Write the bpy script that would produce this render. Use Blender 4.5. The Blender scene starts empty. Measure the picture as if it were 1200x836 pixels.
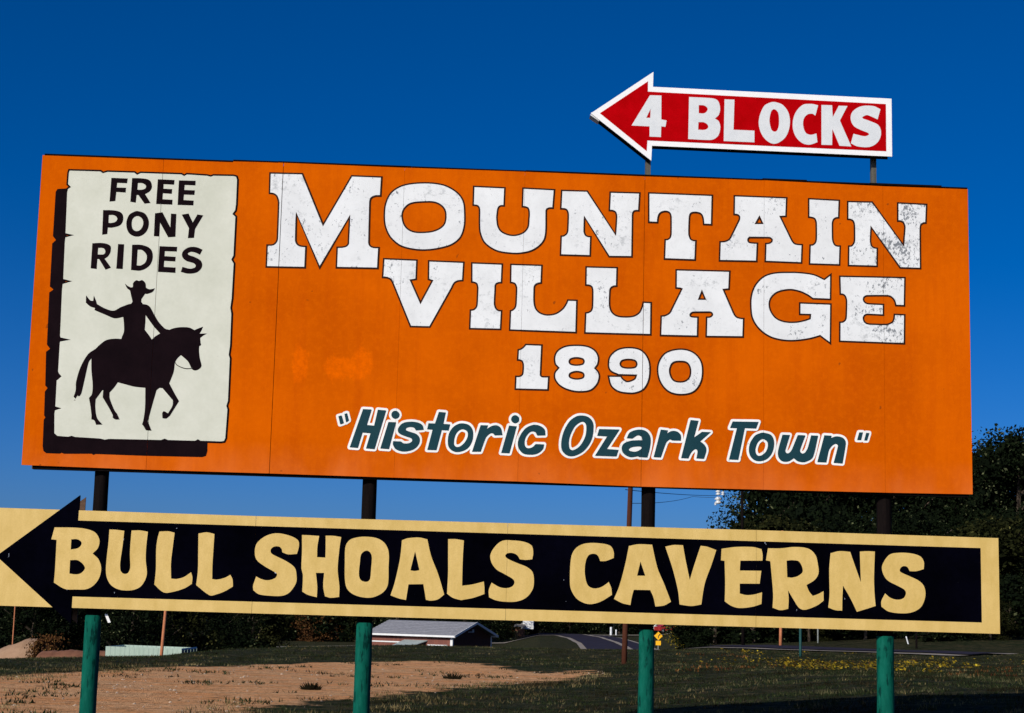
import bpy, bmesh, math, random
import numpy as np
from mathutils import Vector, Matrix
from mathutils.geometry import delaunay_2d_cdt
from mathutils import noise as mnoise

R = math.radians
rng = random.Random(7)
sc = bpy.context.scene
col = sc.collection

# ------------------------------------------------------------------ camera
FPX, TILT, ROLL, CAMZ = 1969.46, 0.1490509, 0.0249251, 1.6
cam_d = bpy.data.cameras.new("camera")
cam = bpy.data.objects.new("camera", cam_d); col.objects.link(cam)
cam_d.sensor_width = 36.0
cam_d.lens = 36.0 * FPX / 1200.0
cam_d.clip_start = 0.1; cam_d.clip_end = 6000
ct, st = math.cos(TILT), math.sin(TILT)
c_, s_ = math.cos(ROLL), math.sin(ROLL)
vF = Vector((0, ct, st)); vU0 = Vector((0, -st, ct)); vR0 = Vector((1, 0, 0))
vR = c_ * vR0 + s_ * vU0; vU = -s_ * vR0 + c_ * vU0
cam.matrix_world = Matrix(((vR.x, vU.x, -vF.x, 0), (vR.y, vU.y, -vF.y, 0), (vR.z, vU.z, -vF.z, CAMZ), (0, 0, 0, 1)))
sc.camera = cam
sc.render.resolution_x = 1024; sc.render.resolution_y = 713

def at(px, py, Y):
    """world point seen at photo pixel (px, py) at depth Y: used to lay out the background"""
    d = vF + (px - 600) / FPX * vR - (py - 418) / FPX * vU
    t = Y / d.y
    return Vector((0, 0, CAMZ)) + d * t

# ------------------------------------------------------------------ light
SUN_AZ, SUN_EL = R(35), R(25.5)      # azimuth left of straight behind the camera
sun_dir = Vector((-math.sin(SUN_AZ) * math.cos(SUN_EL), -math.cos(SUN_AZ) * math.cos(SUN_EL), math.sin(SUN_EL)))
sd = bpy.data.lights.new("sun", 'SUN'); sd.energy = 4.4; sd.angle = R(0.5); sd.color = (1.0, 0.93, 0.80)
sun = bpy.data.objects.new("sun", sd); col.objects.link(sun)
sun.location = (-20, -30, 30)
sun.rotation_euler = (-sun_dir).to_track_quat('-Z', 'Y').to_euler()
w = bpy.data.worlds.new("World"); sc.world = w; w.use_nodes = True
nt = w.node_tree; nt.nodes.clear()
sky = nt.nodes.new('ShaderNodeTexSky'); sky.sky_type = 'NISHITA'; sky.sun_disc = False
sky.sun_elevation = SUN_EL
sky.sun_rotation = math.atan2(sun_dir.x, sun_dir.y)
sky.altitude = 300; sky.air_density = 0.5; sky.dust_density = 2.0; sky.ozone_density = 6.0
hs = nt.nodes.new('ShaderNodeHueSaturation'); hs.inputs['Saturation'].default_value = 1.26; hs.inputs['Hue'].default_value = 0.506
gm = nt.nodes.new('ShaderNodeGamma'); gm.inputs[1].default_value = 1.0
bg = nt.nodes.new('ShaderNodeBackground'); bg.inputs[1].default_value = 0.10
wo = nt.nodes.new('ShaderNodeOutputWorld')
nt.links.new(sky.outputs[0], hs.inputs['Color']); nt.links.new(hs.outputs[0], gm.inputs[0])
nt.links.new(gm.outputs[0], bg.inputs[0]); nt.links.new(bg.outputs[0], wo.inputs[0])
sc.view_settings.view_transform = 'Standard'; sc.view_settings.look = 'None'
sc.view_settings.exposure = 0.0; sc.view_settings.gamma = 1.0
sc.render.engine = 'CYCLES'

# ------------------------------------------------------------------ materials
class NT:
    def __init__(s, name):
        s.m = bpy.data.materials.new(name); s.m.use_nodes = True
        s.t = s.m.node_tree; s.b = s.t.nodes['Principled BSDF']
        s.co = s.t.nodes.new('ShaderNodeTexCoord').outputs['Object']
    def n(s, kind, **k):
        o = s.t.nodes.new(kind)
        for a, v in k.items(): setattr(o, a, v)
        return o
    def link(s, a, b): s.t.links.new(a, b)
    def vec(s, scale, loc=(0, 0, 0), src=None):
        mp = s.n('ShaderNodeMapping'); mp.inputs['Scale'].default_value = scale; mp.inputs['Location'].default_value = loc
        s.link(src or s.co, mp.inputs[0]); return mp.outputs[0]
    def noise(s, scale, detail=4, rough=0.6, vec=None, dist=0.0):
        o = s.n('ShaderNodeTexNoise'); o.inputs['Scale'].default_value = scale; o.inputs['Detail'].default_value = detail
        o.inputs['Roughness'].default_value = rough; o.inputs['Distortion'].default_value = dist
        s.link(vec or s.co, o.inputs['Vector']); return o.outputs['Fac']
    def ramp(s, fac, stops):
        o = s.n('ShaderNodeValToRGB'); cr = o.color_ramp
        while len(cr.elements) < len(stops): cr.elements.new(0.5)
        for e, (p, c) in zip(cr.elements, stops):
            e.position = p
            e.color = (c, c, c, 1) if isinstance(c, (int, float)) else (*c, 1)
        s.link(fac, o.inputs[0]); return o.outputs[0]
    def mix(s, fac, a, b, mode='MIX'):
        o = s.n('ShaderNodeMix', data_type='RGBA', blend_type=mode)
        if isinstance(fac, (int, float)): o.inputs[0].default_value = fac
        else: s.link(fac, o.inputs[0])
        for i, v in ((6, a), (7, b)):
            if isinstance(v, (tuple, list)): o.inputs[i].default_value = (*v[:3], 1)
            else: s.link(v, o.inputs[i])
        return o.outputs[2]
    def math(s, op, a, b=0.0, clamp=False):
        o = s.n('ShaderNodeMath', operation=op); o.use_clamp = clamp
        for i, v in ((0, a), (1, b)):
            if isinstance(v, (int, float)): o.inputs[i].default_value = v
            else: s.link(v, o.inputs[i])
        return o.outputs[0]
    def bump(s, h, strength=0.2, dist=0.01):
        o = s.n('ShaderNodeBump'); o.inputs['Strength'].default_value = strength; o.inputs['Distance'].default_value = dist
        s.link(h, o.inputs['Height']); s.link(o.outputs[0], s.b.inputs['Normal'])
    def out(s, colr, rough=0.7, spec=0.3):
        if isinstance(colr, (tuple, list)): s.b.inputs['Base Color'].default_value = (*colr[:3], 1)
        else: s.link(colr, s.b.inputs['Base Color'])
        if isinstance(rough, (int, float)): s.b.inputs['Roughness'].default_value = rough
        else: s.link(rough, s.b.inputs['Roughness'])
        s.b.inputs['Specular IOR Level'].default_value = spec
        return s.m

M = {}
def blob(n, cx, cz, rx, rz, src=None):
    """soft patch around (cx, cz) in board coordinates"""
    sp = n.n('ShaderNodeSeparateXYZ'); n.link(n.co, sp.inputs[0])
    dx = n.math('DIVIDE', n.math('SUBTRACT', sp.outputs[0], cx), rx)
    dz = n.math('DIVIDE', n.math('SUBTRACT', sp.outputs[2], cz), rz)
    d = n.math('SQRT', n.math('ADD', n.math('MULTIPLY', dx, dx), n.math('MULTIPLY', dz, dz)))
    return n.math('SUBTRACT', 1.0, d, clamp=True)

def mat_orange():
    n = NT('orange_sign_paint')
    base = n.mix(n.ramp(n.noise(0.9, 3), [(0.35, 0.0), (0.65, 1.0)]), (0.49, 0.078, 0.0004), (0.60, 0.102, 0.0006))
    streak = n.noise(1.0, 4, 0.65, n.vec((7, 1, 0.55)))
    base = n.mix(n.math('MULTIPLY', n.ramp(streak, [(0.46, 0.0), (0.70, 1.0)]), 0.42), base, (0.45, 0.062, 0.001))
    mott = n.noise(16, 5, 0.7)
    base = n.mix(n.math('MULTIPLY', n.ramp(mott, [(0.46, 0.0), (0.66, 1.0)]), 0.28), base, (0.70, 0.13, 0.001))
    stain = n.ramp(n.noise(3.0, 6, 0.75, n.vec((1.6, 1, 0.5), (4, 0, 1))), [(0.56, 0.0), (0.70, 1.0)])
    base = n.mix(n.math('MULTIPLY', stain, 0.16), base, (0.36, 0.058, 0.002))
    # chalky faded paint: low along the bottom edge, a worn patch left of the year, small touch ups
    sp = n.n('ShaderNodeSeparateXYZ'); n.link(n.co, sp.inputs[0])
    low = n.math('MULTIPLY', n.math('SUBTRACT', 1.0, n.math('DIVIDE', sp.outputs[2], 0.34), clamp=True),
                 n.ramp(n.noise(1.3, 3, 0.6, n.vec((1.4, 1, 0.6))), [(0.4, 0.15), (0.62, 1.0)]))
    base = n.mix(n.math('MULTIPLY', low, 0.35), base, (0.72, 0.20, 0.06))
    worn_n = n.noise(9, 6, 0.75, n.vec((1.3, 1, 0.7)))
    b1 = n.math('ADD', blob(n, 2.66, 1.10, 0.13, 0.30), n.math('ADD', blob(n, 3.02, 1.08, 0.19, 0.20), blob(n, 3.27, 1.13, 0.17, 0.26)), clamp=True)
    wm = n.math('MULTIPLY', n.ramp(n.math('ADD', b1, n.math('MULTIPLY', n.math('SUBTRACT', worn_n, 0.5), 1.3)), [(0.30, 0.0), (0.50, 1.0)]), n.ramp(b1, [(0.0, 0.0), (0.1, 1.0)]))
    base = n.mix(n.math('MULTIPLY', n.math('MULTIPLY', wm, n.ramp(n.noise(16, 5, 0.75), [(0.35, 0.25), (0.62, 1.0)])), 0.55), base, (0.82, 0.128, 0.0))
    dots = n.ramp(n.noise(9.0, 2, 0.5), [(0.735, 0.0), (0.755, 1.0)])
    base = n.mix(n.math('MULTIPLY', dots, 0.55), base, (0.12, 0.03, 0.006))
    # vertical grain of the plywood edge weather
    g = n.noise(1.0, 3, 0.6, n.vec((60, 1, 4)))
    n.bump(n.mix(0.4, g, mott), 0.25, 0.004)
    return n.out(base, n.ramp(mott, [(0.3, 0.6), (0.7, 0.8)]), 0.0)
M['orange'] = mat_orange()

def mat_white(name, basecol, wear=1.0, cold=(0.42, 0.47, 0.56)):
    n = NT(name)
    base = n.mix(n.ramp(n.noise(2.2, 3), [(0.35, 0.0), (0.7, 1.0)]), basecol, tuple(v * 0.88 for v in basecol))
    gr = n.noise(14, 5, 0.75, n.vec((1, 1, 0.8)))
    base = n.mix(n.math('MULTIPLY', n.ramp(gr, [(0.5, 0.0), (0.72, 1.0)]), 0.35), base, tuple(v * 0.72 for v in basecol))
    # flaked spots where the black undercoat shows; heavier towards the right end of the words
    sp = n.n('ShaderNodeSeparateXYZ'); n.link(n.co, sp.inputs[0])
    gx = n.ramp(n.math('DIVIDE', sp.outputs[0], 9.4), [(0.0, 0.45), (0.30, 0.55), (0.45, 0.35), (0.84, 0.45), (0.91, 1.0)])
    fl = n.noise(30, 6, 0.8, n.vec((1.3, 1, 0.8)))
    clus = n.noise(4.2, 3, 0.6, n.vec((1, 1, 1), (3, 0, 5)))
    f = n.math('ADD', n.math('ADD', fl, n.math('MULTIPLY', clus, 0.55)), n.math('MULTIPLY', gx, 0.14 * wear))
    base = n.mix(n.math('MULTIPLY', n.ramp(f, [(0.965, 0.0), (1.03, 1.0)]), 0.8), base, (0.06, 0.075, 0.10))
    scf = n.math('ADD', n.noise(11, 6, 0.8, n.vec((1, 1, 1.3), (2, 0, 7))), n.math('MULTIPLY', n.noise(1.7, 3, 0.6, n.vec((1, 1, 1), (6, 0, 2))), 0.5))
    base = n.mix(n.math('MULTIPLY', n.ramp(scf, [(0.83, 0.0), (0.95, 1.0)]), 0.65 * min(1.0, wear + 0.2)), base, (0.36, 0.38, 0.40))
    n.bump(gr, 0.2, 0.003)
    return n.out(base, 0.6, 0.1)
M['white'] = mat_white('white_letter_paint', (0.74, 0.76, 0.78))
M['halo'] = mat_white('white_edging_paint', (0.84, 0.84, 0.83), 0.0)

def mat_plain(name, c1, c2, scale=3.0, spots=None, rough=0.55, spec=0.3, stretch=(1, 1, 1), bump=0.15, spot_th=0.74, sscale=20, grain=0.22):
    n = NT(name)
    f = n.noise(scale, 5, 0.65, n.vec(stretch))
    base = n.mix(n.ramp(f, [(0.3, 0.0), (0.7, 1.0)]), c1, c2)
    if spots:
        d = n.ramp(n.noise(sscale, 3, 0.6, n.vec((1, 1, 0.5), (1, 4, 2))), [(spot_th, 0.0), (spot_th + 0.02, 1.0)])
        base = n.mix(d, base, spots)
    fine = n.noise(scale * 14, 4, 0.6)
    base = n.mix(n.math('MULTIPLY', n.ramp(fine, [(0.42, 0.0), (0.62, 1.0)]), grain), base, tuple(c * 0.72 for c in c1))
    n.bump(fine, bump, 0.004)
    return n.out(base, rough, spec)

M['outline'] = mat_plain('dark_outline_paint', (0.022, 0.008, 0.005), (0.034, 0.012, 0.007), spec=0.05)
M['script'] = mat_plain('teal_script_paint', (0.008, 0.040, 0.055), (0.011, 0.048, 0.062), 6, spec=0.08)
M['cream'] = mat_plain('cream_panel_paint', (0.53, 0.545, 0.46), (0.63, 0.64, 0.56), 2.2, (0.22, 0.21, 0.18), spec=0.05, grain=0.07, spot_th=0.735, sscale=16)
M['black'] = mat_plain('black_scroll_paint', (0.0045, 0.0020, 0.0035), (0.009, 0.004, 0.006), 4, spec=0.03, rough=0.8)
M['red'] = mat_plain('red_arrow_paint', (0.34, 0.0008, 0.002), (0.46, 0.001, 0.004), 5, (0.65, 0.35, 0.35), spec=0.0, spot_th=0.735, sscale=24)
M['arrow_white'] = mat_plain('white_arrow_paint', (0.78, 0.78, 0.80), (0.85, 0.85, 0.86), 5)
M['arrow_grey'] = mat_plain('grey_white_letter_paint', (0.60, 0.63, 0.66), (0.68, 0.70, 0.72), 8)
M['yellow'] = mat_plain('pale_yellow_paint', (0.55, 0.375, 0.105), (0.68, 0.48, 0.17), 7, (0.25, 0.14, 0.05), stretch=(1, 1, 0.45), spot_th=0.745, sscale=14)
M['navy'] = mat_plain('blue_black_paint', (0.0004, 0.0004, 0.0010), (0.0015, 0.0015, 0.005), 1.2, (0.45, 0.50, 0.62), rough=0.8, spec=0.0, spot_th=0.725, sscale=20)
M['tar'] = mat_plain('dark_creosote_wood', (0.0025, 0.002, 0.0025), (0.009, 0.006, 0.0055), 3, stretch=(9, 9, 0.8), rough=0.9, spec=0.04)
M['backwood'] = mat_plain('weathered_board', (0.06, 0.035, 0.022), (0.13, 0.07, 0.045), 3, stretch=(1, 1, 9), rough=0.85)
M['grey_wood'] = mat_plain('grey_weathered_wood', (0.05, 0.055, 0.05), (0.11, 0.10, 0.085), 3, stretch=(8, 8, 0.8), rough=0.85)

def mat_post():
    n = NT('green_post_paint')
    f = n.noise(2.5, 4, 0.6, n.vec((5, 5, 0.9)))
    base = n.mix(n.ramp(f, [(0.3, 0.0), (0.7, 1.0)]), (0.0015, 0.058, 0.040), (0.004, 0.100, 0.070))
    cr = n.noise(7, 4, 0.6, n.vec((3.2, 3.2, 0.8)))
    base = n.mix(n.math('MULTIPLY', n.ramp(cr, [(0.56, 0.0), (0.62, 1.0)]), 0.8), base, (0.001, 0.016, 0.014))
    base = n.mix(n.math('MULTIPLY', n.ramp(n.noise(26, 4, 0.7, n.vec((1, 1, 0.35))), [(0.50, 0.0), (0.66, 1.0)]), 0.45), base, (0.012, 0.125, 0.095))
    n.bump(n.mix(0.5, f, cr), 0.5, 0.01)
    return n.out(base, 0.7, 0.02)
M['green_post'] = mat_post()

# ------------------------------------------------------------------ object helpers
def tag(o, label=None, cat=None, group=None, kind=None):
    if label: o['label'] = label
    if cat: o['category'] = cat
    if group: o['group'] = group
    if kind: o['kind'] = kind
    return o
def empty(name, loc=(0, 0, 0), rz=0.0):
    o = bpy.data.objects.new(name, None); col.objects.link(o)
    o.location = loc; o.rotation_euler = (0, 0, rz); o.empty_display_size = 0.3
    return o
def mesh_obj(name, verts, faces, mat, parent=None, smooth=False):
    me = bpy.data.meshes.new(name); me.from_pydata([tuple(v) for v in verts], [], faces)
    me.materials.append(mat); me.update()
    if smooth: me.polygons.foreach_set('use_smooth', [True] * len(me.polygons))
    o = bpy.data.objects.new(name, me); col.objects.link(o); o.parent = parent
    return o
def copy_tree(o, parent=None):
    c = o.copy(); col.objects.link(c); c.parent = parent
    for ch in list(o.children): copy_tree(ch, c)
    return c

class MB:
    def __init__(s): s.v = []; s.f = []
    def box(s, x0, x1, y0, y1, z0, z1):
        b = len(s.v)
        s.v += [(x0, y0, z0), (x1, y0, z0), (x1, y1, z0), (x0, y1, z0), (x0, y0, z1), (x1, y0, z1), (x1, y1, z1), (x0, y1, z1)]
        s.f += [tuple(b + i for i in f) for f in ((0, 3, 2, 1), (4, 5, 6, 7), (0, 1, 5, 4), (1, 2, 6, 5), (2, 3, 7, 6), (3, 0, 4, 7))]
        return s
    def prism(s, poly, y0, y1):
        """poly in (x, z), extruded from y0 (front) to y1 (back)"""
        b = len(s.v); n = len(poly)
        s.v += [(x, y0, z) for x, z in poly] + [(x, y1, z) for x, z in poly]
        s.f.append(tuple(range(b, b + n))); s.f.append(tuple(range(b + 2 * n - 1, b + n - 1, -1)))
        for i in range(n):
            j = (i + 1) % n; s.f.append((b + i, b + n + i, b + n + j, b + j))
        return s
    def tube(s, p0, p1, r0, r1, n=12, caps=True, wob=0.0, rings=1, seed=0):
        p0, p1 = Vector(p0), Vector(p1); ax = (p1 - p0).normalized()
        a = ax.orthogonal().normalized(); bb = ax.cross(a); st_ = len(s.v); rr = random.Random(seed)
        for k in range(rings + 1):
            t = k / rings; c = p0.lerp(p1, t); r = r0 + (r1 - r0) * t
            for i in range(n):
                th = 2 * math.pi * i / n; q = r * (1 + wob * (mnoise.noise(Vector((math.cos(th) * 1.5 + seed, math.sin(th) * 1.5, t * rings * 0.4)))))
                s.v.append(tuple(c + a * math.cos(th) * q + bb * math.sin(th) * q))
        for k in range(rings):
            for i in range(n):
                j = (i + 1) % n; o = st_ + k * n
                s.f.append((o + i, o + j, o + n + j, o + n + i))
        if caps:
            s.f.append(tuple(range(st_ + n - 1, st_ - 1, -1))); s.f.append(tuple(range(st_ + rings * n, st_ + rings * n + n)))
        return s
    def quad(s, a, b, c, d):
        k = len(s.v); s.v += [tuple(a), tuple(b), tuple(c), tuple(d)]; s.f.append((k, k + 1, k + 2, k + 3)); return s
    def build(s, name, mat, parent=None, smooth=False): return mesh_obj(name, s.v, s.f, mat, parent, smooth)

# ------------------------------------------------------------------ sign lettering (millimetres on the sign face: along, up)
GLYPHS = {
 'big': [
  ('M', '2276 5889,2601 5894,2831 5375,3098 5891,3401 5890,3397 5694,3340 5689~,3299 5661~,3292 5598~,3297 5215~,3308 5179~,3342 5161~,3399 5160,3395 4947,2981 4940,2981 5148,3048 5155~,3086 5178~,3091 5222~,3093 5470,2814 4934,2559 5479,2564 5211~,2580 5169~,2615 5149~,2669 5145,2669 4929,2283 4923,2281 5146,2338 5151~,2371 5182~,2380 5226~,2376 5579~,2358 5645~,2324 5674~,2280 5679'),
  ('O', '3838 5846~,4019 5833~,4151 5771~,4230 5678~,4252 5545~,4249 5397~,4202 5277~,4082 5196~,3860 5151~,3651 5173~,3526 5253~,3460 5368~,3441 5500~,3455 5634~,3516 5747~,3643 5819~|3844 5648~,3953 5645~,4034 5596~,4061 5516~,4044 5419~,3962 5357~,3847 5333~,3732 5338~,3655 5390~,3622 5485~,3638 5567~,3708 5628~'),
  ('U', '4334 5828,4651 5825,4648 5637,4608 5633~,4587 5605~,4581 5557~,4579 5498~,4597 5410~,4651 5356~,4746 5334~,4839 5360~,4893 5421~,4902 5510~,4904 5569~,4894 5617~,4865 5633~,4833 5635,4835 5829,5156 5824,5145 5632,5106 5630~,5080 5613~,5077 5576~,5078 5383~,5051 5278~,4959 5194~,4844 5156~,4728 5149~,4583 5170~,4466 5243~,4415 5344~,4403 5447~,4400 5580~,4383 5624~,4334 5633'),
  ('N', '5229 5820,5491 5822,5786 5383,5794 5558~,5786 5605~,5760 5626~,5719 5629,5725 5820,6028 5823,6020 5637,5979 5634~,5959 5608~,5957 5549~,5957 5156,5724 5150,5467 5549,5467 5405~,5481 5365~,5506 5351~,5535 5349,5532 5151,5231 5149,5234 5344,5263 5350~,5293 5380~,5300 5436~,5301 5569~,5288 5613~,5265 5627~,5224 5629'),
  ('T', '6119 5827,6772 5826,6767 5519,6686 5519,6678 5583~,6656 5627~,6602 5641~,6553 5628~,6539 5578~,6536 5422~,6551 5366~,6578 5349~,6607 5347,6601 5146,6288 5146,6293 5346,6322 5351~,6346 5377~,6352 5430~,6350 5578~,6334 5627~,6289 5640~,6241 5622~,6220 5581~,6213 5521,6123 5521'),
  ('A', '6999 5830,7539 5829,7532 5634,7473 5629,7589 5393~,7616 5356~,7648 5346~,7699 5344,7692 5154,7319 5156,7324 5343,7358 5347~,7385 5366~,7385 5390~,7358 5405~,7163 5400~,7142 5381~,7148 5354~,7175 5345~,7238 5343,7231 5154,6850 5148,6855 5344,6903 5350~,6947 5371~,6972 5413~,7046 5571~,7053 5610~,7034 5631~,6997 5635|7258 5618,7289 5552,7221 5549'),
  ('I', '7766 5828,8083 5822,8076 5639,8044 5635~,8019 5610~,8011 5565~,8013 5415~,8028 5364~,8054 5345~,8090 5344,8083 5147,7774 5146,7780 5343,7810 5348~,7836 5376~,7844 5424~,7843 5573~,7831 5615~,7804 5630~,7766 5634'),
  ('N', '8170 5813,8425 5817,8744 5379,8761 5562~,8747 5610~,8720 5627~,8688 5628,8689 5818,8990 5814,8980 5618,8950 5614~,8926 5591~,8920 5538~,8919 5139,8708 5139,8411 5552,8404 5415~,8413 5363~,8436 5341~,8473 5335,8470 5146,8174 5144,8178 5347,8208 5351~,8231 5381~,8239 5423~,8238 5565~,8227 5606~,8202 5624~,8169 5627'),
  ('V', '3452 5048,3785 5045,3784 4848,3728 4838,3835 4613,3946 4840,3906 4852,3903 5042,4257 5040,4251 4852,4201 4845~,4165 4820~,4142 4772~,3936 4368,3743 4366,3564 4774~,3534 4832~,3497 4854~,3447 4858'),
  ('I', '4337 5036,4645 5035,4642 4844,4609 4840~,4582 4819~,4580 4766~,4577 4634~,4590 4584~,4617 4560~,4650 4557,4645 4367,4335 4364,4337 4553,4370 4560~,4395 4587~,4402 4628~,4404 4774~,4394 4821~,4369 4836~,4342 4840'),
  ('L', '4731 5035,5045 5036,5042 4855,5003 4846~,4976 4819~,4973 4765~,4975 4662~,4994 4590~,5046 4544~,5118 4530~,5197 4547~,5264 4596~,5300 4652~,5314 4689,5406 4689,5404 4360,4736 4363,4739 4560,4760 4568~,4785 4595~,4793 4642~,4795 4788~,4782 4831~,4759 4845~,4733 4849'),
  ('L', '5493 5036,5808 5039,5806 4849,5771 4844~,5744 4821~,5738 4776~,5737 4659~,5758 4587~,5812 4545~,5892 4536~,5979 4546~,6036 4581~,6064 4634~,6078 4693,6158 4692,6158 4363,5493 4359,5497 4563,5530 4572~,5556 4594~,5565 4639~,5565 4785~,5554 4832~,5525 4847~,5493 4849'),
  ('A', '6409 5038,6956 5043,6949 4858,6892 4851,6994 4621~,7023 4577~,7064 4562~,7100 4560,7095 4371,6720 4363,6723 4561,6758 4565~,6781 4586~,6772 4608~,6746 4614~,6586 4607~,6560 4590~,6558 4570~,6577 4560~,6635 4558,6632 4363,6257 4359,6262 4557,6301 4564~,6344 4589~,6365 4625~,6468 4843,6453 4848,6409 4851|6673 4825,6707 4746,6643 4744'),
  ('G', '7993 5046,7925 4992,7820 5036~,7702 5051~,7585 5053~,7423 5041~,7306 5000~,7219 4908~,7178 4796~,7173 4679~,7191 4562~,7257 4461~,7366 4384~,7497 4352~,7629 4352~,7774 4376~,7880 4409,7986 4333,7992 4739,7673 4740,7672 4622,7782 4623,7778 4581,7716 4559~,7629 4540~,7526 4541~,7439 4570~,7383 4634~,7361 4714~,7383 4789~,7453 4847~,7570 4873~,7673 4858~,7753 4824~,7807 4788,7989 4787'),
  ('E', '8084 5030,8756 5039,8748 4747,8660 4747,8646 4795~,8612 4834~,8565 4845~,8366 4837~,8334 4821~,8329 4789~,8351 4763~,8388 4755~,8532 4754,8531 4643,8365 4645~,8331 4625~,8328 4585~,8354 4554~,8401 4546~,8555 4548~,8614 4568~,8637 4603~,8644 4655,8750 4654,8744 4356,8081 4359,8083 4555,8115 4560~,8142 4586~,8149 4631~,8153 4771~,8141 4822~,8117 4842~,8089 4845'),
 ],
 'year': [
  ('1', '4901 4223,5063 4222,5056 3925~,5070 3904~,5099 3902~,5139 3903,5134 3770,4807 3768,4809 3897,4847 3899~,4873 3917~,4880 3951~,4881 4011~,4870 4049~,4848 4061~,4823 4063,4827 4167,4856 4176~,4883 4199~'),
  ('8', '5410 4231~,5518 4224~,5595 4186~,5633 4122~,5629 4051~,5601 4005,5636 3965~,5646 3911~,5622 3840~,5559 3780~,5462 3762~,5365 3770~,5268 3807~,5207 3870~,5198 3940~,5236 3997,5200 4038~,5195 4113~,5228 4174~,5302 4217~|5413 4104~,5472 4095~,5489 4069~,5473 4041~,5414 4030~,5360 4037~,5341 4064~,5359 4092~|5418 3965~,5475 3954~,5491 3928~,5476 3902~,5420 3890~,5363 3899~,5344 3923~,5362 3950~'),
  ('9', '5929 4224~,6036 4214~,6106 4166~,6145 4091~,6155 4003~,6144 3902~,6098 3812~,6017 3769~,5930 3763~,5835 3779~,5766 3833~,5737 3929,5862 3932,5888 3900~,5934 3880~,6000 3907~,6017 3946,5839 3945,5757 3984~,5735 4053~,5755 4136~,5829 4201~|5937 4104~,6000 4095~,6021 4059~,6001 4026~,5932 4017~,5876 4026~,5855 4057~,5875 4091~'),
  ('0', '6458 4226~,6578 4204~,6661 4127~,6687 4020~,6669 3893~,6595 3796~,6469 3765~,6350 3789~,6267 3874~,6232 3993~,6252 4107~,6326 4192~|6460 4101~,6529 4088~,6562 4029~,6558 3953~,6518 3907~,6455 3893~,6392 3910~,6358 3972~,6358 4035~,6390 4087~'),
 ],
 'script': [
  ('quote', '3061 3443,3091 3452,3115 3378,3082 3365|3120 3467,3144 3476,3164 3406,3139 3386'),
  ('H', '3302 3522,3384 3520,3343 3365,3417 3360,3448 3520,3528 3515,3428 3129,3345 3133,3385 3285,3303 3290,3263 3136,3185 3140'),
  ('i', '3621 3515~,3648 3505~,3662 3477~,3650 3448~,3623 3436~,3596 3446~,3583 3474~,3594 3503~|3557 3401,3631 3401,3570 3133,3486 3137'),
  ('s', '3907 3335,3891 3382~,3840 3406~,3772 3410~,3699 3393~,3655 3340~,3665 3293~,3728 3265~,3784 3247~,3797 3220~,3767 3197~,3718 3193~,3687 3211,3609 3212,3611 3171~,3646 3129~,3721 3113~,3806 3134~,3860 3185~,3870 3247~,3838 3289~,3776 3309~,3732 3326~,3737 3348~,3774 3358~,3811 3351~,3831 3326'),
  ('t', '4053 3517,4120 3513,4100 3398,4167 3396,4154 3334,4086 3337,4039 3136,3950 3136,3996 3338,3942 3340,3953 3400,4018 3400'),
  ('o', '4312 3408~,4367 3386~,4397 3326~,4390 3234~,4343 3159~,4260 3124~,4192 3137~,4154 3190~,4155 3288~,4192 3362~,4251 3403~|4302 3350~,4344 3320~,4338 3257~,4296 3197~,4244 3172~,4211 3204~,4221 3284~,4256 3337~'),
  ('r', '4471 3397,4544 3397,4532 3360,4580 3391~,4629 3400~,4672 3374~,4690 3304,4613 3299,4592 3319~,4560 3312~,4523 3268~,4478 3133,4393 3130'),
  ('i', '4811 3507~,4840 3496~,4853 3468~,4841 3439~,4813 3426~,4785 3438~,4772 3465~,4784 3494~|4753 3401,4830 3396,4764 3125,4682 3127'),
  ('c', '5115 3316,5105 3377~,5049 3412~,4982 3413~,4910 3371~,4857 3284~,4847 3199~,4891 3133~,4965 3119~,5037 3131~,5091 3175~,5105 3224,5023 3225,4987 3191~,4939 3183~,4911 3219~,4918 3286~,4959 3342~,5008 3348~,5036 3312'),
  ('O', '5505 3522~,5570 3489~,5595 3418~,5578 3290~,5511 3181~,5413 3121~,5328 3126~,5278 3195~,5289 3324~,5343 3446~,5420 3513~|5495 3461~,5524 3416~,5515 3316~,5465 3222~,5395 3175~,5355 3205~,5356 3297~,5397 3398~,5447 3449~'),
  ('z', '5653 3394,5856 3395,5731 3197,5849 3191,5828 3126,5616 3127,5734 3323,5634 3327'),
  ('a', '5929 3311,5964 3372~,6049 3400~,6127 3384~,6167 3321~,6162 3222~,6138 3124,6060 3126,6038 3133~,5967 3123~,5903 3154~,5881 3206~,5901 3256~,5965 3285~,6036 3293~,6086 3295,6075 3330~,6035 3342~,5986 3309|6037 3232~,6077 3228~,6073 3205~,6023 3179~,5969 3183~,5952 3201~,5980 3222~'),
  ('r', '6270 3407,6341 3401,6332 3369,6377 3395~,6432 3393~,6470 3359~,6472 3302,6385 3302,6357 3310~,6321 3269~,6273 3128,6202 3130'),
  ('k', '6569 3512,6648 3507,6604 3337,6685 3397,6771 3396,6667 3301,6714 3263~,6729 3210~,6705 3127,6630 3129,6641 3200~,6615 3221~,6576 3184~,6548 3126,6477 3128'),
  ('T', '6992 3510,7254 3514,7229 3446,7115 3447,7051 3127,6958 3128,7036 3444,6967 3445'),
  ('o', '7316 3406~,7388 3379~,7412 3301~,7388 3201~,7324 3135~,7230 3122~,7166 3180~,7163 3280~,7211 3367~,7266 3400~|7309 3341~,7348 3302~,7335 3228~,7288 3181~,7242 3179~,7223 3231~,7241 3296~,7273 3333~'),
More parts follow.
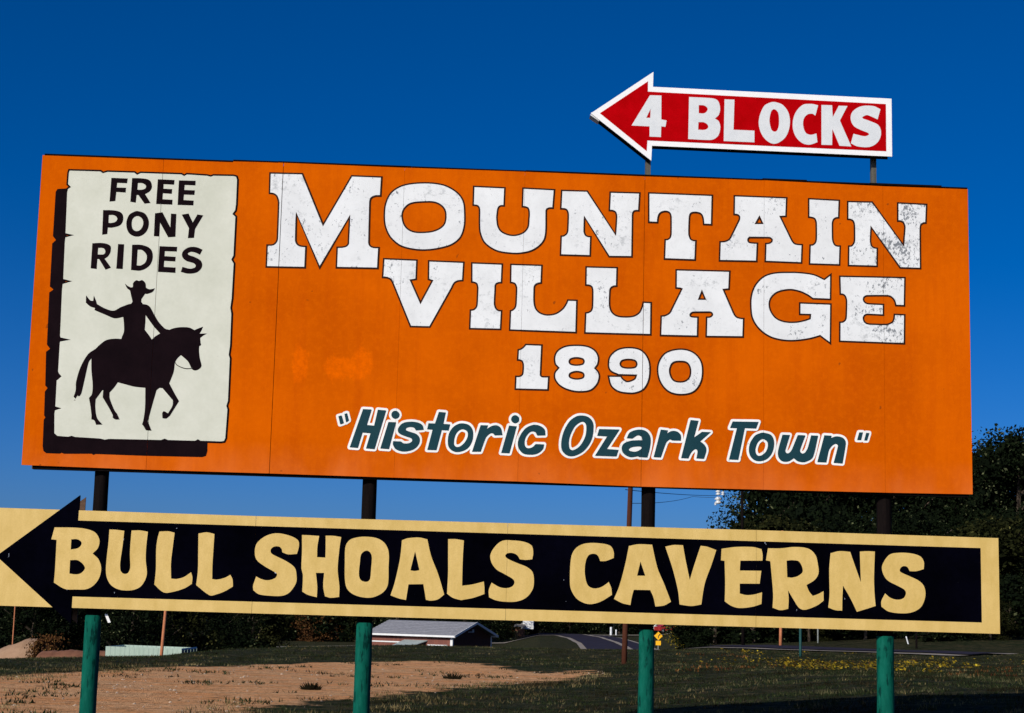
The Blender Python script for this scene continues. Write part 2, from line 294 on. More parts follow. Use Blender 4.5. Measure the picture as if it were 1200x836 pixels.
  ('w', '7496 3392,7570 3392,7524 3240~,7539 3208~,7570 3217~,7596 3257~,7651 3394,7726 3392,7672 3245~,7693 3210~,7728 3225~,7754 3276~,7786 3394,7855 3393,7805 3184~,7728 3128~,7654 3130~,7608 3161,7553 3127~,7489 3129~,7453 3174~,7455 3245~'),
  ('n', '7920 3399,7992 3397,7985 3373,8043 3392~,8112 3376~,8136 3323~,8102 3122,8013 3126,8057 3292~,8035 3317~,7996 3297~,7963 3246~,7938 3128,7848 3129'),
  ('quote', '8274 3439,8310 3440,8291 3363,8252 3362|8344 3436,8375 3435,8353 3361,8324 3360'),
 ],
 'pony': [
  ('F', '698 5778,860 5777,856 5728,758 5729,756 5680,849 5681,847 5632,755 5635,750 5540,694 5534'),
  ('R', '904 5783,992 5784~,1075 5769~,1105 5708~,1088 5656~,1041 5623,1101 5534,1042 5525,976 5611,958 5611,954 5532,900 5539|964 5735,1009 5734~,1045 5710~,1038 5679~,999 5666~,962 5666'),
  ('E', '1160 5781,1326 5779,1324 5731,1220 5733,1220 5686,1308 5684,1306 5636,1218 5639,1217 5577,1317 5575,1317 5525,1157 5526'),
  ('E', '1370 5777,1537 5779,1537 5732,1430 5732,1428 5681,1534 5680,1532 5633,1428 5633,1426 5576,1528 5574,1527 5525,1371 5524'),
  ('P', '636 5444,742 5445~,817 5423~,840 5360~,814 5297~,741 5269~,693 5267,691 5201,641 5192|695 5396,748 5395~,781 5363~,763 5328~,721 5315~,696 5316'),
  ('O', '983 5446~,1055 5420~,1095 5340~,1082 5252~,1026 5195~,955 5189~,896 5231~,873 5318~,893 5399~,941 5437~|986 5395~,1030 5364~,1040 5309~,1015 5257~,973 5241~,936 5269~,926 5334~,944 5379~'),
  ('N', '1151 5430,1224 5443,1311 5290,1310 5433,1363 5431,1366 5197,1295 5190,1206 5337,1207 5195,1153 5196'),
  ('Y', '1417 5426,1484 5440,1531 5349,1573 5434,1631 5426,1557 5284,1551 5193,1491 5188,1496 5289'),
  ('R', '550 5102,649 5108~,724 5086~,735 5028~,713 4976~,680 4949,748 4861,696 4838,626 4944,609 4944,608 4842,549 4847|610 5056,659 5056~,683 5026~,670 4995~,635 4990~,609 4990'),
  ('I', '804 5103,864 5103,864 4851,801 4852'),
  ('D', '943 5101,1038 5102~,1125 5067~,1154 4985~,1127 4896~,1046 4843~,947 4844|1000 5052,1048 5048~,1093 4997~,1086 4931~,1043 4895~,1000 4892'),
  ('E', '1215 5096,1390 5095,1388 5047,1270 5047,1269 4996,1380 4993,1379 4946,1269 4948,1268 4887,1385 4884,1386 4830,1213 4834'),
  ('S', '1642 5075,1584 5098~,1513 5097~,1454 5058~,1443 5002~,1485 4957~,1557 4936~,1582 4914~,1573 4890~,1525 4878~,1453 4893,1439 4842,1513 4827~,1597 4842~,1644 4896~,1634 4958~,1575 4995~,1513 5015~,1499 5033~,1530 5049~,1573 5043~,1619 5023'),
 ],
 'blocks': [
  ('4', '6119 6858,6238 6860,6239 6606,6294 6597,6283 6529,6240 6532,6237 6419,6120 6419,6119 6527,5933 6529|6128 6714,6125 6618,6084 6617'),
  ('B', '6524 6856,6717 6854~,6813 6837~,6846 6760~,6835 6682~,6794 6638,6836 6605~,6850 6535~,6823 6449~,6748 6408~,6519 6409|6625 6773,6683 6771~,6718 6734~,6684 6690~,6626 6688|6623 6592,6685 6591~,6726 6551~,6692 6514~,6621 6512'),
  ('L', '6892 6846,6995 6847,6987 6526,7204 6525,7204 6401,6886 6402'),
  ('O', '7419 6838~,7500 6808~,7560 6722~,7571 6601~,7533 6479~,7449 6404~,7368 6401~,7291 6469~,7251 6573~,7256 6679~,7300 6787~,7360 6828~|7411 6761~,7452 6718~,7459 6612~,7443 6543~,7412 6522~,7378 6548~,7360 6638~,7375 6730~'),
  ('C', '7867 6822,7789 6834~,7700 6816~,7626 6725~,7600 6602~,7626 6490~,7693 6417~,7774 6398~,7858 6428,7848 6521,7789 6504~,7737 6524~,7711 6592~,7715 6667~,7752 6717~,7804 6729~,7837 6710'),
  ('K', '7901 6827,8012 6828,8019 6702,8082 6826,8173 6827,8093 6667,8211 6396,8088 6399,8014 6576,8011 6404,7900 6402'),
  ('S', '8518 6806,8444 6837~,8325 6832~,8235 6779~,8205 6702~,8234 6620~,8308 6577~,8382 6550~,8394 6528~,8345 6511~,8234 6533,8206 6430,8277 6399~,8396 6398~,8482 6448~,8522 6540~,8499 6630~,8413 6673~,8339 6697~,8328 6715~,8383 6737~,8487 6695'),
 ],
 'caverns': [
  ('B', '359 2274,587 2276~,730 2248~,793 2178~,790 2092~,740 2032,802 1974~,831 1880~,802 1769~,717 1693~,593 1682~,491 1686~,386 1743,389 1884~,386 2155,335 2158|527 2163,586 2165~,628 2130~,599 2082~,527 2064|528 1962,607 1961~,673 1899~,645 1844~,592 1827~,529 1833'),
  ('U', '887 2268,954 2267~,1031 2259,1023 2115~,1010 1960~,1015 1884~,1036 1852~,1068 1844~,1095 1860~,1109 1912~,1098 2040~,1098 2168~,1101 2264,1184 2267~,1259 2256,1251 2108~,1254 1980~,1272 1852~,1245 1762~,1191 1707~,1103 1685~,1000 1696~,921 1747~,880 1842~,877 1983~,885 2136~'),
  ('L', '1370 2261,1454 2266~,1517 2254,1507 2114~,1498 1960~,1508 1810,1562 1808~,1631 1829~,1696 1876,1712 1825~,1710 1764,1637 1718~,1536 1684~,1441 1676~,1349 1749,1356 1893~,1348 2085~,1355 2188~'),
  ('L', '1748 2252,1826 2266~,1903 2252,1901 2125~,1899 1958~,1903 1815,1952 1812~,2021 1830~,2077 1861,2100 1816~,2107 1749,2034 1703~,1959 1672~,1883 1660~,1752 1753,1761 1903~,1754 2095~'),
  ('S', '2569 2092,2628 2073~,2712 2080,2728 2154~,2715 2214~,2633 2255~,2516 2275~,2414 2252~,2327 2185~,2302 2104~,2322 2015~,2402 1953~,2494 1904~,2527 1879~,2510 1840~,2446 1818~,2382 1826~,2327 1852,2301 1764~,2306 1717,2363 1680~,2466 1669~,2582 1671~,2657 1707~,2714 1794~,2717 1871~,2695 1947~,2618 2003~,2526 2046~,2467 2076~,2456 2115~,2489 2145~,2535 2146~,2561 2124~'),
  ('H', '2753 2265,2826 2264~,2921 2260,2908 2159~,2909 2053,2990 2051,2988 2161~,2984 2264,3059 2265~,3136 2255,3123 2139~,3114 1945~,3137 1779~,3139 1674,3058 1664~,3001 1677,2980 1775~,2984 1903,2904 1901,2922 1773~,2923 1666,2838 1686~,2779 1716,2779 1872~,2761 1949~,2760 2103~'),
  ('O', '3383 2265~,3488 2252~,3567 2202~,3606 2113~,3609 1971~,3610 1817~,3571 1736~,3483 1684~,3393 1674~,3288 1697~,3213 1755~,3187 1857~,3181 2011~,3180 2153~,3216 2225~,3293 2256~|3386 2130~,3428 2108~,3443 2057~,3440 1967~,3435 1864~,3412 1831~,3367 1830~,3334 1855~,3322 1912~,3328 2015~,3338 2093~'),
  ('A', '3731 2240,3792 2262~,3898 2271~,3979 2255,4023 2090~,4095 1921~,4161 1723,4102 1676~,4037 1661~,3984 1667,3954 1819,3886 1816~,3809 1813,3790 1661,3720 1674~,3637 1702,3675 1832~,3717 2056~|3863 2136,3911 1953,3866 1944~,3823 1949'),
  ('L', '4183 2263,4256 2265~,4338 2254,4332 2072~,4333 1813,4428 1827~,4545 1859,4552 1801~,4554 1738,4445 1698~,4327 1673,4247 1693~,4188 1732,4192 1937~,4187 2107~'),
  ('S', '4893 2084,4953 2080~,5015 2088,5023 2156~,5003 2224~,4922 2258~,4815 2267~,4722 2262~,4656 2215~,4605 2132~,4612 2053~,4663 1982~,4743 1938~,4824 1894~,4846 1855~,4819 1815~,4760 1800~,4694 1811~,4621 1850,4595 1776~,4600 1707,4670 1679~,4763 1668~,4869 1673~,4961 1711~,5022 1787~,5037 1866~,5023 1958~,4968 2009~,4887 2040~,4793 2077~,4750 2109~,4768 2139~,4818 2144~,4865 2125~'),
  ('C', '5686 2087,5744 2091~,5820 2122,5817 2186~,5781 2241~,5687 2261~,5567 2261~,5474 2232~,5412 2162~,5392 2056~,5390 1897~,5402 1806~,5457 1719~,5538 1674~,5618 1668~,5710 1699~,5808 1762,5799 1829~,5774 1885,5708 1838~,5642 1819~,5581 1836~,5550 1888~,5535 1980~,5541 2073~,5569 2140~,5622 2158~,5663 2139~'),
  ('A', '5968 2243,6063 2263~,6198 2262,6253 2038~,6322 1881~,6392 1708,6324 1671~,6238 1658,6217 1747~,6185 1817,6022 1816,6003 1742~,5991 1666,5910 1683~,5828 1722,5881 1857~,5932 2056~|6085 2093,6134 1956,6053 1954'),
  ('V', '6329 2246,6412 2265~,6505 2265,6534 2112~,6576 1925,6615 2061~,6681 2264,6748 2256~,6837 2226,6790 2079~,6724 1892~,6692 1689,6592 1672~,6477 1684,6457 1832~,6401 2042~'),
  ('E', '6890 2240,7033 2262~,7195 2266~,7288 2248,7299 2194~,7298 2134,7078 2128,7072 2031,7287 2034,7271 1907,7072 1903,7073 1806,7143 1792~,7223 1802~,7295 1823,7289 1709,7197 1679~,7076 1664~,6995 1681~,6924 1725,6927 1906~,6920 2123,6884 2126'),
  ('R', '7353 2257,7479 2260~,7614 2277~,7749 2267~,7825 2208~,7852 2115~,7858 2022~,7816 1955~,7738 1907,7762 1848~,7800 1800,7857 1822~,7908 1850,7909 1757,7843 1708~,7735 1665~,7668 1677~,7614 1751~,7554 1849,7560 1763~,7556 1669,7479 1653~,7400 1675,7405 1812~,7387 2024~,7377 2130,7333 2138|7539 2140,7600 2146~,7668 2131~,7702 2045~,7661 1997~,7600 1976~,7546 1977'),
  ('N', '7980 2225,8068 2248~,8177 2244,8216 2132~,8283 1946,8278 2102~,8274 2249,8348 2255~,8425 2253,8415 1993~,8419 1832~,8429 1718,8328 1684~,8241 1656,8181 1778~,8103 1911,8096 1776~,8094 1664,8025 1667~,7955 1691,7968 1821~,7966 2062~'),
  ('S', '8774 2069,8840 2070~,8916 2093,8917 2167~,8875 2222~,8776 2246~,8661 2247~,8567 2222~,8500 2124~,8504 2043~,8551 1972~,8641 1926~,8715 1888~,8734 1848~,8706 1799~,8640 1785~,8574 1804~,8525 1844,8487 1769~,8487 1712,8557 1667~,8671 1652~,8786 1663~,8880 1715~,8926 1813~,8922 1909~,8872 1972~,8774 2018~,8684 2056~,8676 2088~,8709 2116~,8750 2109~'),
 ],
 'horse': [
  ('rider', '894 4705,929 4679~,971 4670~,975 4711~,1003 4741~,1034 4736~,1064 4745~,1096 4715~,1104 4670,1141 4655~,1193 4667,1173 4631~,1126 4609~,1099 4608,1082 4579~,1066 4553,1067 4525,1083 4504,1126 4497~,1160 4470~,1218 4373~,1257 4319~,1314 4265~,1357 4254,1410 4274~,1482 4285~,1554 4282~,1604 4259,1639 4276~,1687 4296,1674 4258~,1656 4225,1729 4229,1691 4204~,1665 4182,1671 4135,1676 4111~,1661 4098~,1661 4049~,1673 3975~,1692 3909~,1678 3877~,1637 3855~,1600 3869~,1567 3929~,1541 3959~,1485 4004,1451 3968~,1431 3925~,1426 3857~,1417 3812~,1386 3719,1445 3617~,1491 3545,1464 3496~,1409 3397,1375 3369~,1339 3371,1334 3419~,1350 3440~,1390 3421,1428 3495~,1431 3550,1361 3627~,1323 3668,1293 3671,1266 3648,1235 3513~,1212 3403~,1198 3336,1239 3244,1185 3247,1155 3292~,1143 3304,1155 3353~,1163 3474~,1155 3667,1047 3675~,950 3697~,883 3713,850 3659~,809 3609,815 3549~,863 3441~,895 3400,922 3346,881 3345~,853 3362,854 3386,808 3464~,745 3559,746 3632,736 3629,678 3538,679 3460~,701 3357~,759 3290,697 3287,679 3326~,648 3340,646 3386~,628 3482~,612 3549,639 3592~,639 3689~,619 3823~,611 3945,585 3895~,563 3760~,537 3601~,518 3564~,497 3569,481 3538,462 3556,478 3623~,477 3709~,510 3850~,573 3980~,648 4041,687 4084~,744 4129~,815 4146~,893 4147,896 4165,913 4221~,909 4295~,898 4368,815 4351~,729 4381~,612 4427,617 4448,568 4462~,523 4498,521 4572,564 4524~,594 4519,597 4572,622 4520~,632 4489,713 4448~,799 4427~,869 4466~,939 4496,969 4504,980 4526,964 4581~,949 4636,918 4660~|1116 4394,1153 4346~,1205 4280~,1269 4214,1222 4182~,1191 4150,1161 4192~,1116 4246,1118 4326'),
  ('rein', '1433 3922,1448 3902~,1491 3879~,1546 3866~,1598 3871,1595 3877,1546 3874~,1493 3886~,1451 3908~,1435 3930'),
 ],
}

HALOS = [
 '3070 3344,3079 3341,3088 3342,3124 3356,3133 3362,3148 3364,3178 3386,3185 3395,3188 3410,3167 3482,3163 3491,3156 3497,3145 3500,3136 3499,3108 3488,3103 3484,3097 3475,3085 3475,3052 3465,3045 3461,3040 3455,3037 3446,3038 3437,3059 3359,3063 3350',
 '3365 3108,3431 3105,3443 3110,3450 3120,3551 3510,3552 3519,3548 3528,3543 3534,3536 3538,3449 3544,3440 3543,3431 3537,3425 3525,3398 3388,3395 3386,3374 3387,3408 3516,3407 3525,3403 3534,3395 3541,3386 3544,3302 3546,3290 3543,3284 3538,3280 3531,3162 3147,3162 3135,3168 3123,3176 3118,3182 3116,3263 3112,3272 3114,3278 3117,3286 3129,3322 3264,3350 3263,3354 3261,3321 3132,3325 3120,3335 3111,3344 3109',
 '3506 3112,3573 3109,3586 3115,3593 3127,3655 3397,3654 3409,3648 3418,3660 3425,3674 3439,3682 3454,3686 3469,3684 3490,3676 3508,3660 3526,3639 3537,3621 3539,3603 3536,3585 3527,3574 3517,3567 3505,3562 3493,3559 3472,3561 3460,3567 3445,3581 3427,3579 3425,3549 3424,3540 3418,3534 3409,3462 3139,3464 3127,3474 3116,3483 3113',
 '3683 3092,3704 3089,3740 3090,3778 3098,3800 3105,3818 3113,3845 3131,3861 3146,3879 3170,3888 3188,3893 3203,3895 3221,3894 3251,3889 3266,3881 3281,3872 3292,3858 3305,3914 3312,3926 3320,3931 3332,3924 3368,3919 3383,3909 3398,3896 3409,3869 3423,3830 3432,3785 3435,3743 3431,3707 3423,3686 3413,3662 3394,3648 3377,3633 3350,3628 3332,3628 3317,3631 3305,3641 3284,3653 3272,3679 3257,3770 3227,3769 3224,3758 3219,3728 3216,3719 3218,3701 3231,3692 3235,3608 3236,3596 3232,3588 3224,3585 3215,3585 3176,3589 3161,3603 3137,3620 3118,3635 3108,3653 3100|3794 3329,3783 3332,3788 3333,3794 3332,3800 3329',
 '3938 3115,3948 3112,4038 3112,4047 3113,4055 3118,4062 3130,4104 3310,4107 3312,4158 3310,4170 3316,4176 3325,4190 3391,4191 3400,4185 3412,4176 3418,4131 3421,4129 3424,4144 3514,4140 3526,4131 3534,4122 3537,4053 3541,4041 3538,4035 3533,4031 3526,3999 3424,3948 3423,3937 3418,3931 3409,3918 3343,3920 3331,3924 3324,3933 3318,3963 3315,3966 3313,3926 3139,3927 3130,3929 3124',
 '4218 3102,4246 3099,4264 3100,4303 3110,4339 3127,4358 3141,4374 3156,4388 3174,4405 3207,4418 3246,4421 3270,4422 3309,4418 3345,4412 3363,4396 3390,4381 3406,4371 3414,4357 3421,4327 3430,4288 3434,4258 3430,4240 3424,4213 3411,4185 3390,4162 3363,4144 3330,4132 3294,4126 3252,4127 3207,4135 3171,4145 3150,4155 3138,4167 3126,4180 3116,4195 3109|4243 3197,4238 3201,4235 3207,4235 3234,4240 3264,4251 3294,4265 3312,4279 3324,4294 3327,4312 3321,4321 3312,4323 3297,4319 3276,4310 3255,4297 3234,4274 3210,4258 3199,4249 3197',
 '4381 3109,4393 3106,4480 3109,4489 3112,4495 3116,4500 3124,4545 3259,4555 3274,4576 3294,4585 3295,4598 3280,4612 3275,4693 3280,4706 3286,4713 3298,4713 3310,4701 3367,4693 3385,4684 3398,4672 3408,4657 3416,4636 3423,4621 3425,4594 3421,4564 3410,4556 3418,4546 3421,4468 3421,4455 3415,4448 3403,4370 3136,4371 3121,4375 3114',
 '4675 3104,4766 3101,4778 3106,4786 3116,4854 3392,4853 3404,4847 3413,4858 3422,4865 3431,4873 3446,4876 3458,4876 3479,4867 3500,4853 3516,4832 3528,4820 3530,4808 3531,4799 3529,4784 3524,4765 3509,4757 3497,4751 3485,4748 3467,4749 3455,4754 3441,4764 3425,4751 3425,4742 3422,4734 3416,4730 3407,4658 3131,4659 3122,4661 3115,4667 3108',
 '4917 3098,4950 3095,4995 3096,5016 3099,5046 3109,5064 3118,5088 3136,5109 3159,5118 3173,5123 3188,5129 3227,5124 3239,5112 3247,5016 3248,5007 3243,4980 3215,4968 3209,4956 3205,4947 3206,4942 3209,4938 3215,4935 3224,4935 3254,4941 3278,4956 3305,4967 3317,4977 3325,4989 3327,4998 3326,5001 3323,5019 3295,5025 3291,5034 3288,5118 3292,5127 3295,5134 3302,5138 3308,5139 3317,5137 3356,5133 3374,5126 3389,5113 3404,5100 3415,5085 3424,5055 3435,5022 3441,4992 3440,4959 3430,4924 3413,4905 3399,4878 3370,4853 3332,4835 3293,4824 3255,4821 3236,4821 3215,4824 3191,4829 3176,4837 3158,4849 3140,4863 3125,4878 3113,4893 3105',
 '5348 3094,5381 3091,5399 3093,5417 3097,5447 3109,5489 3132,5513 3150,5546 3185,5564 3209,5590 3256,5602 3286,5609 3310,5614 3337,5618 3391,5617 3439,5608 3472,5599 3490,5590 3502,5573 3519,5543 3536,5525 3542,5507 3546,5471 3548,5450 3547,5426 3541,5410 3535,5390 3524,5354 3496,5336 3477,5309 3436,5284 3385,5266 3331,5255 3277,5252 3223,5255 3190,5260 3169,5267 3154,5285 3130,5298 3118,5315 3106,5336 3097|5387 3200,5378 3211,5376 3232,5375 3259,5379 3292,5392 3331,5417 3385,5430 3403,5449 3421,5466 3433,5480 3439,5486 3438,5492 3433,5499 3421,5501 3394,5499 3358,5496 3340,5485 3304,5467 3268,5456 3250,5438 3228,5414 3210,5393 3200',
 '5606 3105,5616 3103,5829 3102,5838 3104,5847 3111,5851 3120,5872 3186,5873 3195,5869 3204,5862 3211,5853 3215,5775 3219,5877 3384,5880 3399,5876 3408,5871 3414,5865 3417,5856 3419,5652 3418,5643 3416,5634 3409,5630 3402,5611 3333,5610 3324,5613 3315,5619 3308,5628 3304,5692 3300,5595 3138,5592 3129,5593 3120,5598 3111',
 '5954 3101,5983 3098,6037 3109,6058 3102,6139 3100,6151 3104,6158 3110,6162 3119,6182 3200,6191 3260,6193 3302,6190 3329,6186 3344,6178 3362,6168 3377,6157 3390,6139 3405,6121 3414,6103 3420,6085 3423,6052 3424,6025 3421,5989 3411,5956 3395,5935 3377,5926 3363,5905 3314,5907 3302,5913 3293,5884 3273,5875 3263,5868 3251,5861 3236,5858 3221,5858 3194,5862 3176,5868 3161,5875 3149,5886 3137,5915 3116,5932 3108',
 '6195 3107,6274 3104,6283 3106,6292 3113,6295 3119,6343 3260,6351 3272,6364 3285,6382 3278,6472 3278,6481 3280,6490 3286,6496 3299,6497 3350,6491 3371,6484 3383,6475 3393,6451 3411,6439 3416,6415 3421,6385 3421,6361 3415,6355 3420,6346 3424,6271 3431,6262 3430,6253 3424,6247 3413,6178 3134,6179 3125,6181 3118,6187 3111',
 '6470 3105,6549 3102,6561 3106,6569 3114,6586 3153,6596 3171,6615 3193,6616 3189,6615 3177,6606 3129,6609 3117,6618 3108,6630 3105,6708 3103,6720 3108,6727 3117,6749 3186,6753 3207,6753 3225,6748 3249,6740 3267,6724 3288,6706 3303,6789 3380,6794 3390,6795 3399,6789 3412,6777 3419,6684 3421,6672 3417,6645 3399,6672 3504,6671 3513,6669 3519,6664 3525,6657 3529,6567 3536,6555 3531,6547 3522,6453 3132,6454 3123,6456 3116,6462 3109',
 '6948 3106,6958 3104,7051 3103,7063 3106,7070 3112,7075 3124,7134 3421,7138 3423,7231 3422,7244 3427,7251 3436,7277 3508,7276 3523,7267 3534,7255 3538,6991 3534,6982 3532,6973 3525,6945 3454,6944 3439,6949 3429,6958 3423,6967 3421,7003 3420,7005 3418,6935 3133,6936 3118,6940 3112',
 '7228 3098,7247 3095,7271 3095,7295 3099,7334 3113,7354 3125,7372 3140,7397 3170,7410 3191,7419 3212,7431 3254,7435 3284,7435 3320,7428 3356,7419 3377,7406 3395,7387 3410,7370 3418,7355 3422,7307 3431,7280 3429,7259 3423,7229 3410,7205 3395,7193 3383,7179 3365,7157 3329,7147 3308,7140 3287,7133 3242,7134 3218,7136 3197,7143 3173,7156 3149,7167 3134,7181 3121,7202 3107|7256 3199,7250 3212,7247 3230,7250 3251,7256 3270,7265 3290,7274 3302,7292 3317,7298 3319,7301 3318,7316 3308,7324 3299,7324 3275,7318 3251,7308 3230,7294 3215,7271 3200,7262 3197',
 '7495 3102,7528 3099,7558 3103,7577 3111,7606 3130,7609 3130,7633 3113,7648 3107,7681 3100,7699 3099,7717 3100,7735 3105,7756 3113,7777 3123,7798 3137,7814 3153,7827 3174,7841 3219,7879 3390,7878 3399,7874 3408,7867 3414,7855 3417,7786 3418,7777 3416,7769 3411,7763 3402,7727 3273,7716 3249,7709 3240,7702 3234,7699 3235,7696 3240,7749 3384,7749 3399,7741 3411,7729 3416,7651 3418,7639 3415,7630 3405,7570 3258,7558 3240,7549 3232,7548 3237,7556 3264,7593 3387,7592 3402,7585 3411,7573 3416,7495 3416,7481 3411,7473 3399,7439 3282,7428 3234,7426 3201,7430 3168,7435 3153,7444 3138,7453 3126,7465 3116,7480 3107',
 '8035 3101,8106 3098,8118 3104,8124 3112,8147 3239,8160 3320,8160 3338,8155 3356,8148 3371,8140 3383,8127 3395,8109 3405,8091 3411,8073 3414,8043 3416,8028 3414,8013 3410,8004 3418,7995 3421,7920 3423,7911 3421,7902 3415,7896 3404,7825 3134,7826 3119,7833 3110,7845 3105,7938 3104,7947 3106,7953 3109,7961 3122,7980 3215,7989 3248,7999 3263,8013 3280,8022 3288,8031 3291,8026 3266,7989 3125,7993 3113,8001 3105,8010 3102',
 '8245 3339,8294 3339,8306 3344,8315 3338,8324 3336,8357 3337,8368 3342,8376 3354,8398 3429,8398 3441,8394 3450,8387 3456,8378 3459,8342 3460,8330 3455,8321 3461,8312 3464,8273 3463,8261 3459,8255 3454,8251 3447,8228 3366,8229 3357,8231 3350,8237 3343',
]


def parse(s):
    out = []
    for c in s.split('|'):
        p = []
        for t in c.split(','):
            sm = t.endswith('~'); a, b = t.rstrip('~').split(' ')
            p.append((float(a) / 1000, float(b) / 1000, sm))
        out.append(p)
    return out
def dens(c, n=5):
    P = np.array([(a, b) for a, b, _ in c]); S = [q[2] for q in c]; m = len(c); o = []
    for i in range(m):
        j = (i + 1) % m; p0, p1 = P[i], P[j]
        if not (S[i] or S[j]): o.append(p0); continue
        d = p1 - p0; L = np.linalg.norm(d)
        def tan(k):
            if not S[k]: return None
            a = P[(k - 1) % m]; b = P[(k + 1) % m]; la = np.linalg.norm(P[k] - a); lb = np.linalg.norm(b - P[k])
            t = (P[k] - a) * la + (b - P[k]) * lb; return t / (np.linalg.norm(t) + 1e-9)
        t0 = tan(i); t1 = tan(j); t0 = d / L if t0 is None else t0; t1 = d / L if t1 is None else t1
        for k in range(n):
            t = k / n; h0 = 2 * t**3 - 3 * t * t + 1; h1 = t**3 - 2 * t * t + t; h2 = -2 * t**3 + 3 * t * t; h3 = t**3 - t * t
            o.append(h0 * p0 + h1 * L * t0 + h2 * p1 + h3 * L * t1)
    return [tuple(p) for p in o]
def area(c): return sum(c[i][0] * c[(i + 1) % len(c)][1] - c[(i + 1) % len(c)][0] * c[i][1] for i in range(len(c))) / 2
def offset(c, d):
    """miter offset; d > 0 grows a counter clockwise contour"""
    c = [p for i, p in enumerate(c) if math.hypot(p[0] - c[i - 1][0], p[1] - c[i - 1][1]) > 1e-5]
    n = len(c); o = []
    for i in range(n):
        a, b, e = Vector(c[i - 1]), Vector(c[i]), Vector(c[(i + 1) % n])
        d0 = (b - a).normalized(); d1 = (e - b).normalized()
        n0 = Vector((d0.y, -d0.x)); n1 = Vector((d1.y, -d1.x)); m = n0 + n1
        if m.length < 1e-6: m = n0
        m.normalize(); k = max(m.dot(n0), 0.42)
        o.append(tuple(b + m * (d / k)))
    return o
def orient(cs):
    out = []; cs = sorted(cs, key=lambda c: -abs(area(c)))
    for i, c in enumerate(cs):
        a = area(c)
        if (i == 0) != (a > 0): c = c[::-1]
        out.append(c)
    return out
def grow(cs, d): return [offset(c, d) for c in orient(cs)]

GAPS = {1.206: .0018, 2.407: .0032, 3.630: .0010, 4.853: .0010, 6.080: .0026, 7.306: .0011, 8.537: .0012}
def paint(name, cs, y, mat, parent, dz=0.0, seams=(), z_lim=None, thick=0.0015, gap=None):
    gap0 = gap
    """a coat of paint of the given outline on the sign face: filled, with a thin edge, parted at the panel joints"""
    vs, es = [], []
    for c in cs:
        b = len(vs); vs += [Vector(p) for p in c]; n = len(c)
        es += [(b + i, b + (i + 1) % n) for i in range(n)]
    ov, oe, of, _, _, _ = delaunay_2d_cdt(vs, es, [], 1, 1e-6)
    keep = []
    for f in of:
        x = sum(ov[i][0] for i in f) / len(f); y_ = sum(ov[i][1] for i in f) / len(f); w_ = 0
        for c in cs:
            for i in range(len(c)):
                (ax, ay), (bx, by) = c[i - 1], c[i]
                if (ay > y_) != (by > y_) and x < ax + (y_ - ay) * (bx - ax) / (by - ay): w_ += 1 if by > ay else -1
        if w_: keep.append(f)
    of = keep
    bm = bmesh.new()
    bv = [bm.verts.new((p[0], -y, p[1] - dz)) for p in ov]
    for f in of:
        try: bm.faces.new([bv[i] for i in f])
        except ValueError: pass
    bm.normal_update()
    for f in bm.faces:
        if f.normal.y > 0: f.normal_flip()
    xs = [p[0] for p in ov]
    for s in seams:
        if min(xs) < s < max(xs):
            gap = GAPS.get(s, 0.001) if gap0 is None else min(gap0, GAPS.get(s, 0.001))
            for q in (s - gap, s + gap):
                bmesh.ops.bisect_plane(bm, geom=bm.verts[:] + bm.edges[:] + bm.faces[:], plane_co=(q, 0, 0), plane_no=(1, 0, 0))
            bmesh.ops.delete(bm, geom=[f for f in bm.faces if abs(f.calc_center_median().x - s) < gap * 0.98], context='FACES')
    r = bmesh.ops.extrude_edge_only(bm, edges=[e for e in bm.edges if len(e.link_faces) == 1])
    for v in r['geom']:
        if isinstance(v, bmesh.types.BMVert): v.co.y += thick
    me = bpy.data.meshes.new(name); bm.to_mesh(me); bm.free(); me.materials.append(mat)
    o = bpy.data.objects.new(name, me); col.objects.link(o); o.parent = parent
    return o

SX0, SY0, SYAW = -4.760848, 16.4, 0.04779184
uvec = Vector((math.cos(SYAW), math.sin(SYAW), 0)); nvec = Vector((math.sin(SYAW), -math.cos(SYAW), 0))
def sroot(name, u, n, z):
    """Empty at a point of the common sign plane; children keep the sign coordinates through their offset"""
    p = Vector((SX0, SY0, 0)) + uvec * u + nvec * n; p.z = z
    return empty(name, p, SYAW)

# ------------------------------------------------------------------ the orange billboard
BZ = 2.845
bb = sroot('billboard', 0, 0, BZ)
tag(bb, 'big orange painted billboard with the white slab lettering MOUNTAIN VILLAGE 1890 and a pony panel', 'billboard')
SEAM = [0.0, 1.206, 2.407, 3.630, 4.853, 6.080, 7.306, 8.537, 9.423]
TOP = [5.988, 5.988, 6.001, 5.997, 6.001, 5.999, 6.005, 5.989, 5.991]
BOT = [2.872, 2.860, 2.858, 2.852, 2.849, 2.833, 2.837, 2.842, 2.850]
for i in range(8):
    m = MB()
    a, b = SEAM[i] + GAPS.get(SEAM[i], 0) * .8, SEAM[i + 1] - GAPS.get(SEAM[i + 1], 0) * .8
    if i == 0: a = 0.0
    if i == 7: b = SEAM[8]
    yo = [0.0, 0.001, -0.001, 0.0015, 0.0, -0.001, 0.001, 0.0][i]
    bo = BOT[i] if i != 0 else 2.872
    m.prism([(a, bo - BZ), (b, BOT[i + 1] - BZ), (b, TOP[i + 1] - BZ), (a, TOP[i] - BZ)], -yo, 0.016)
    m.build('panel', M['orange'], bb)
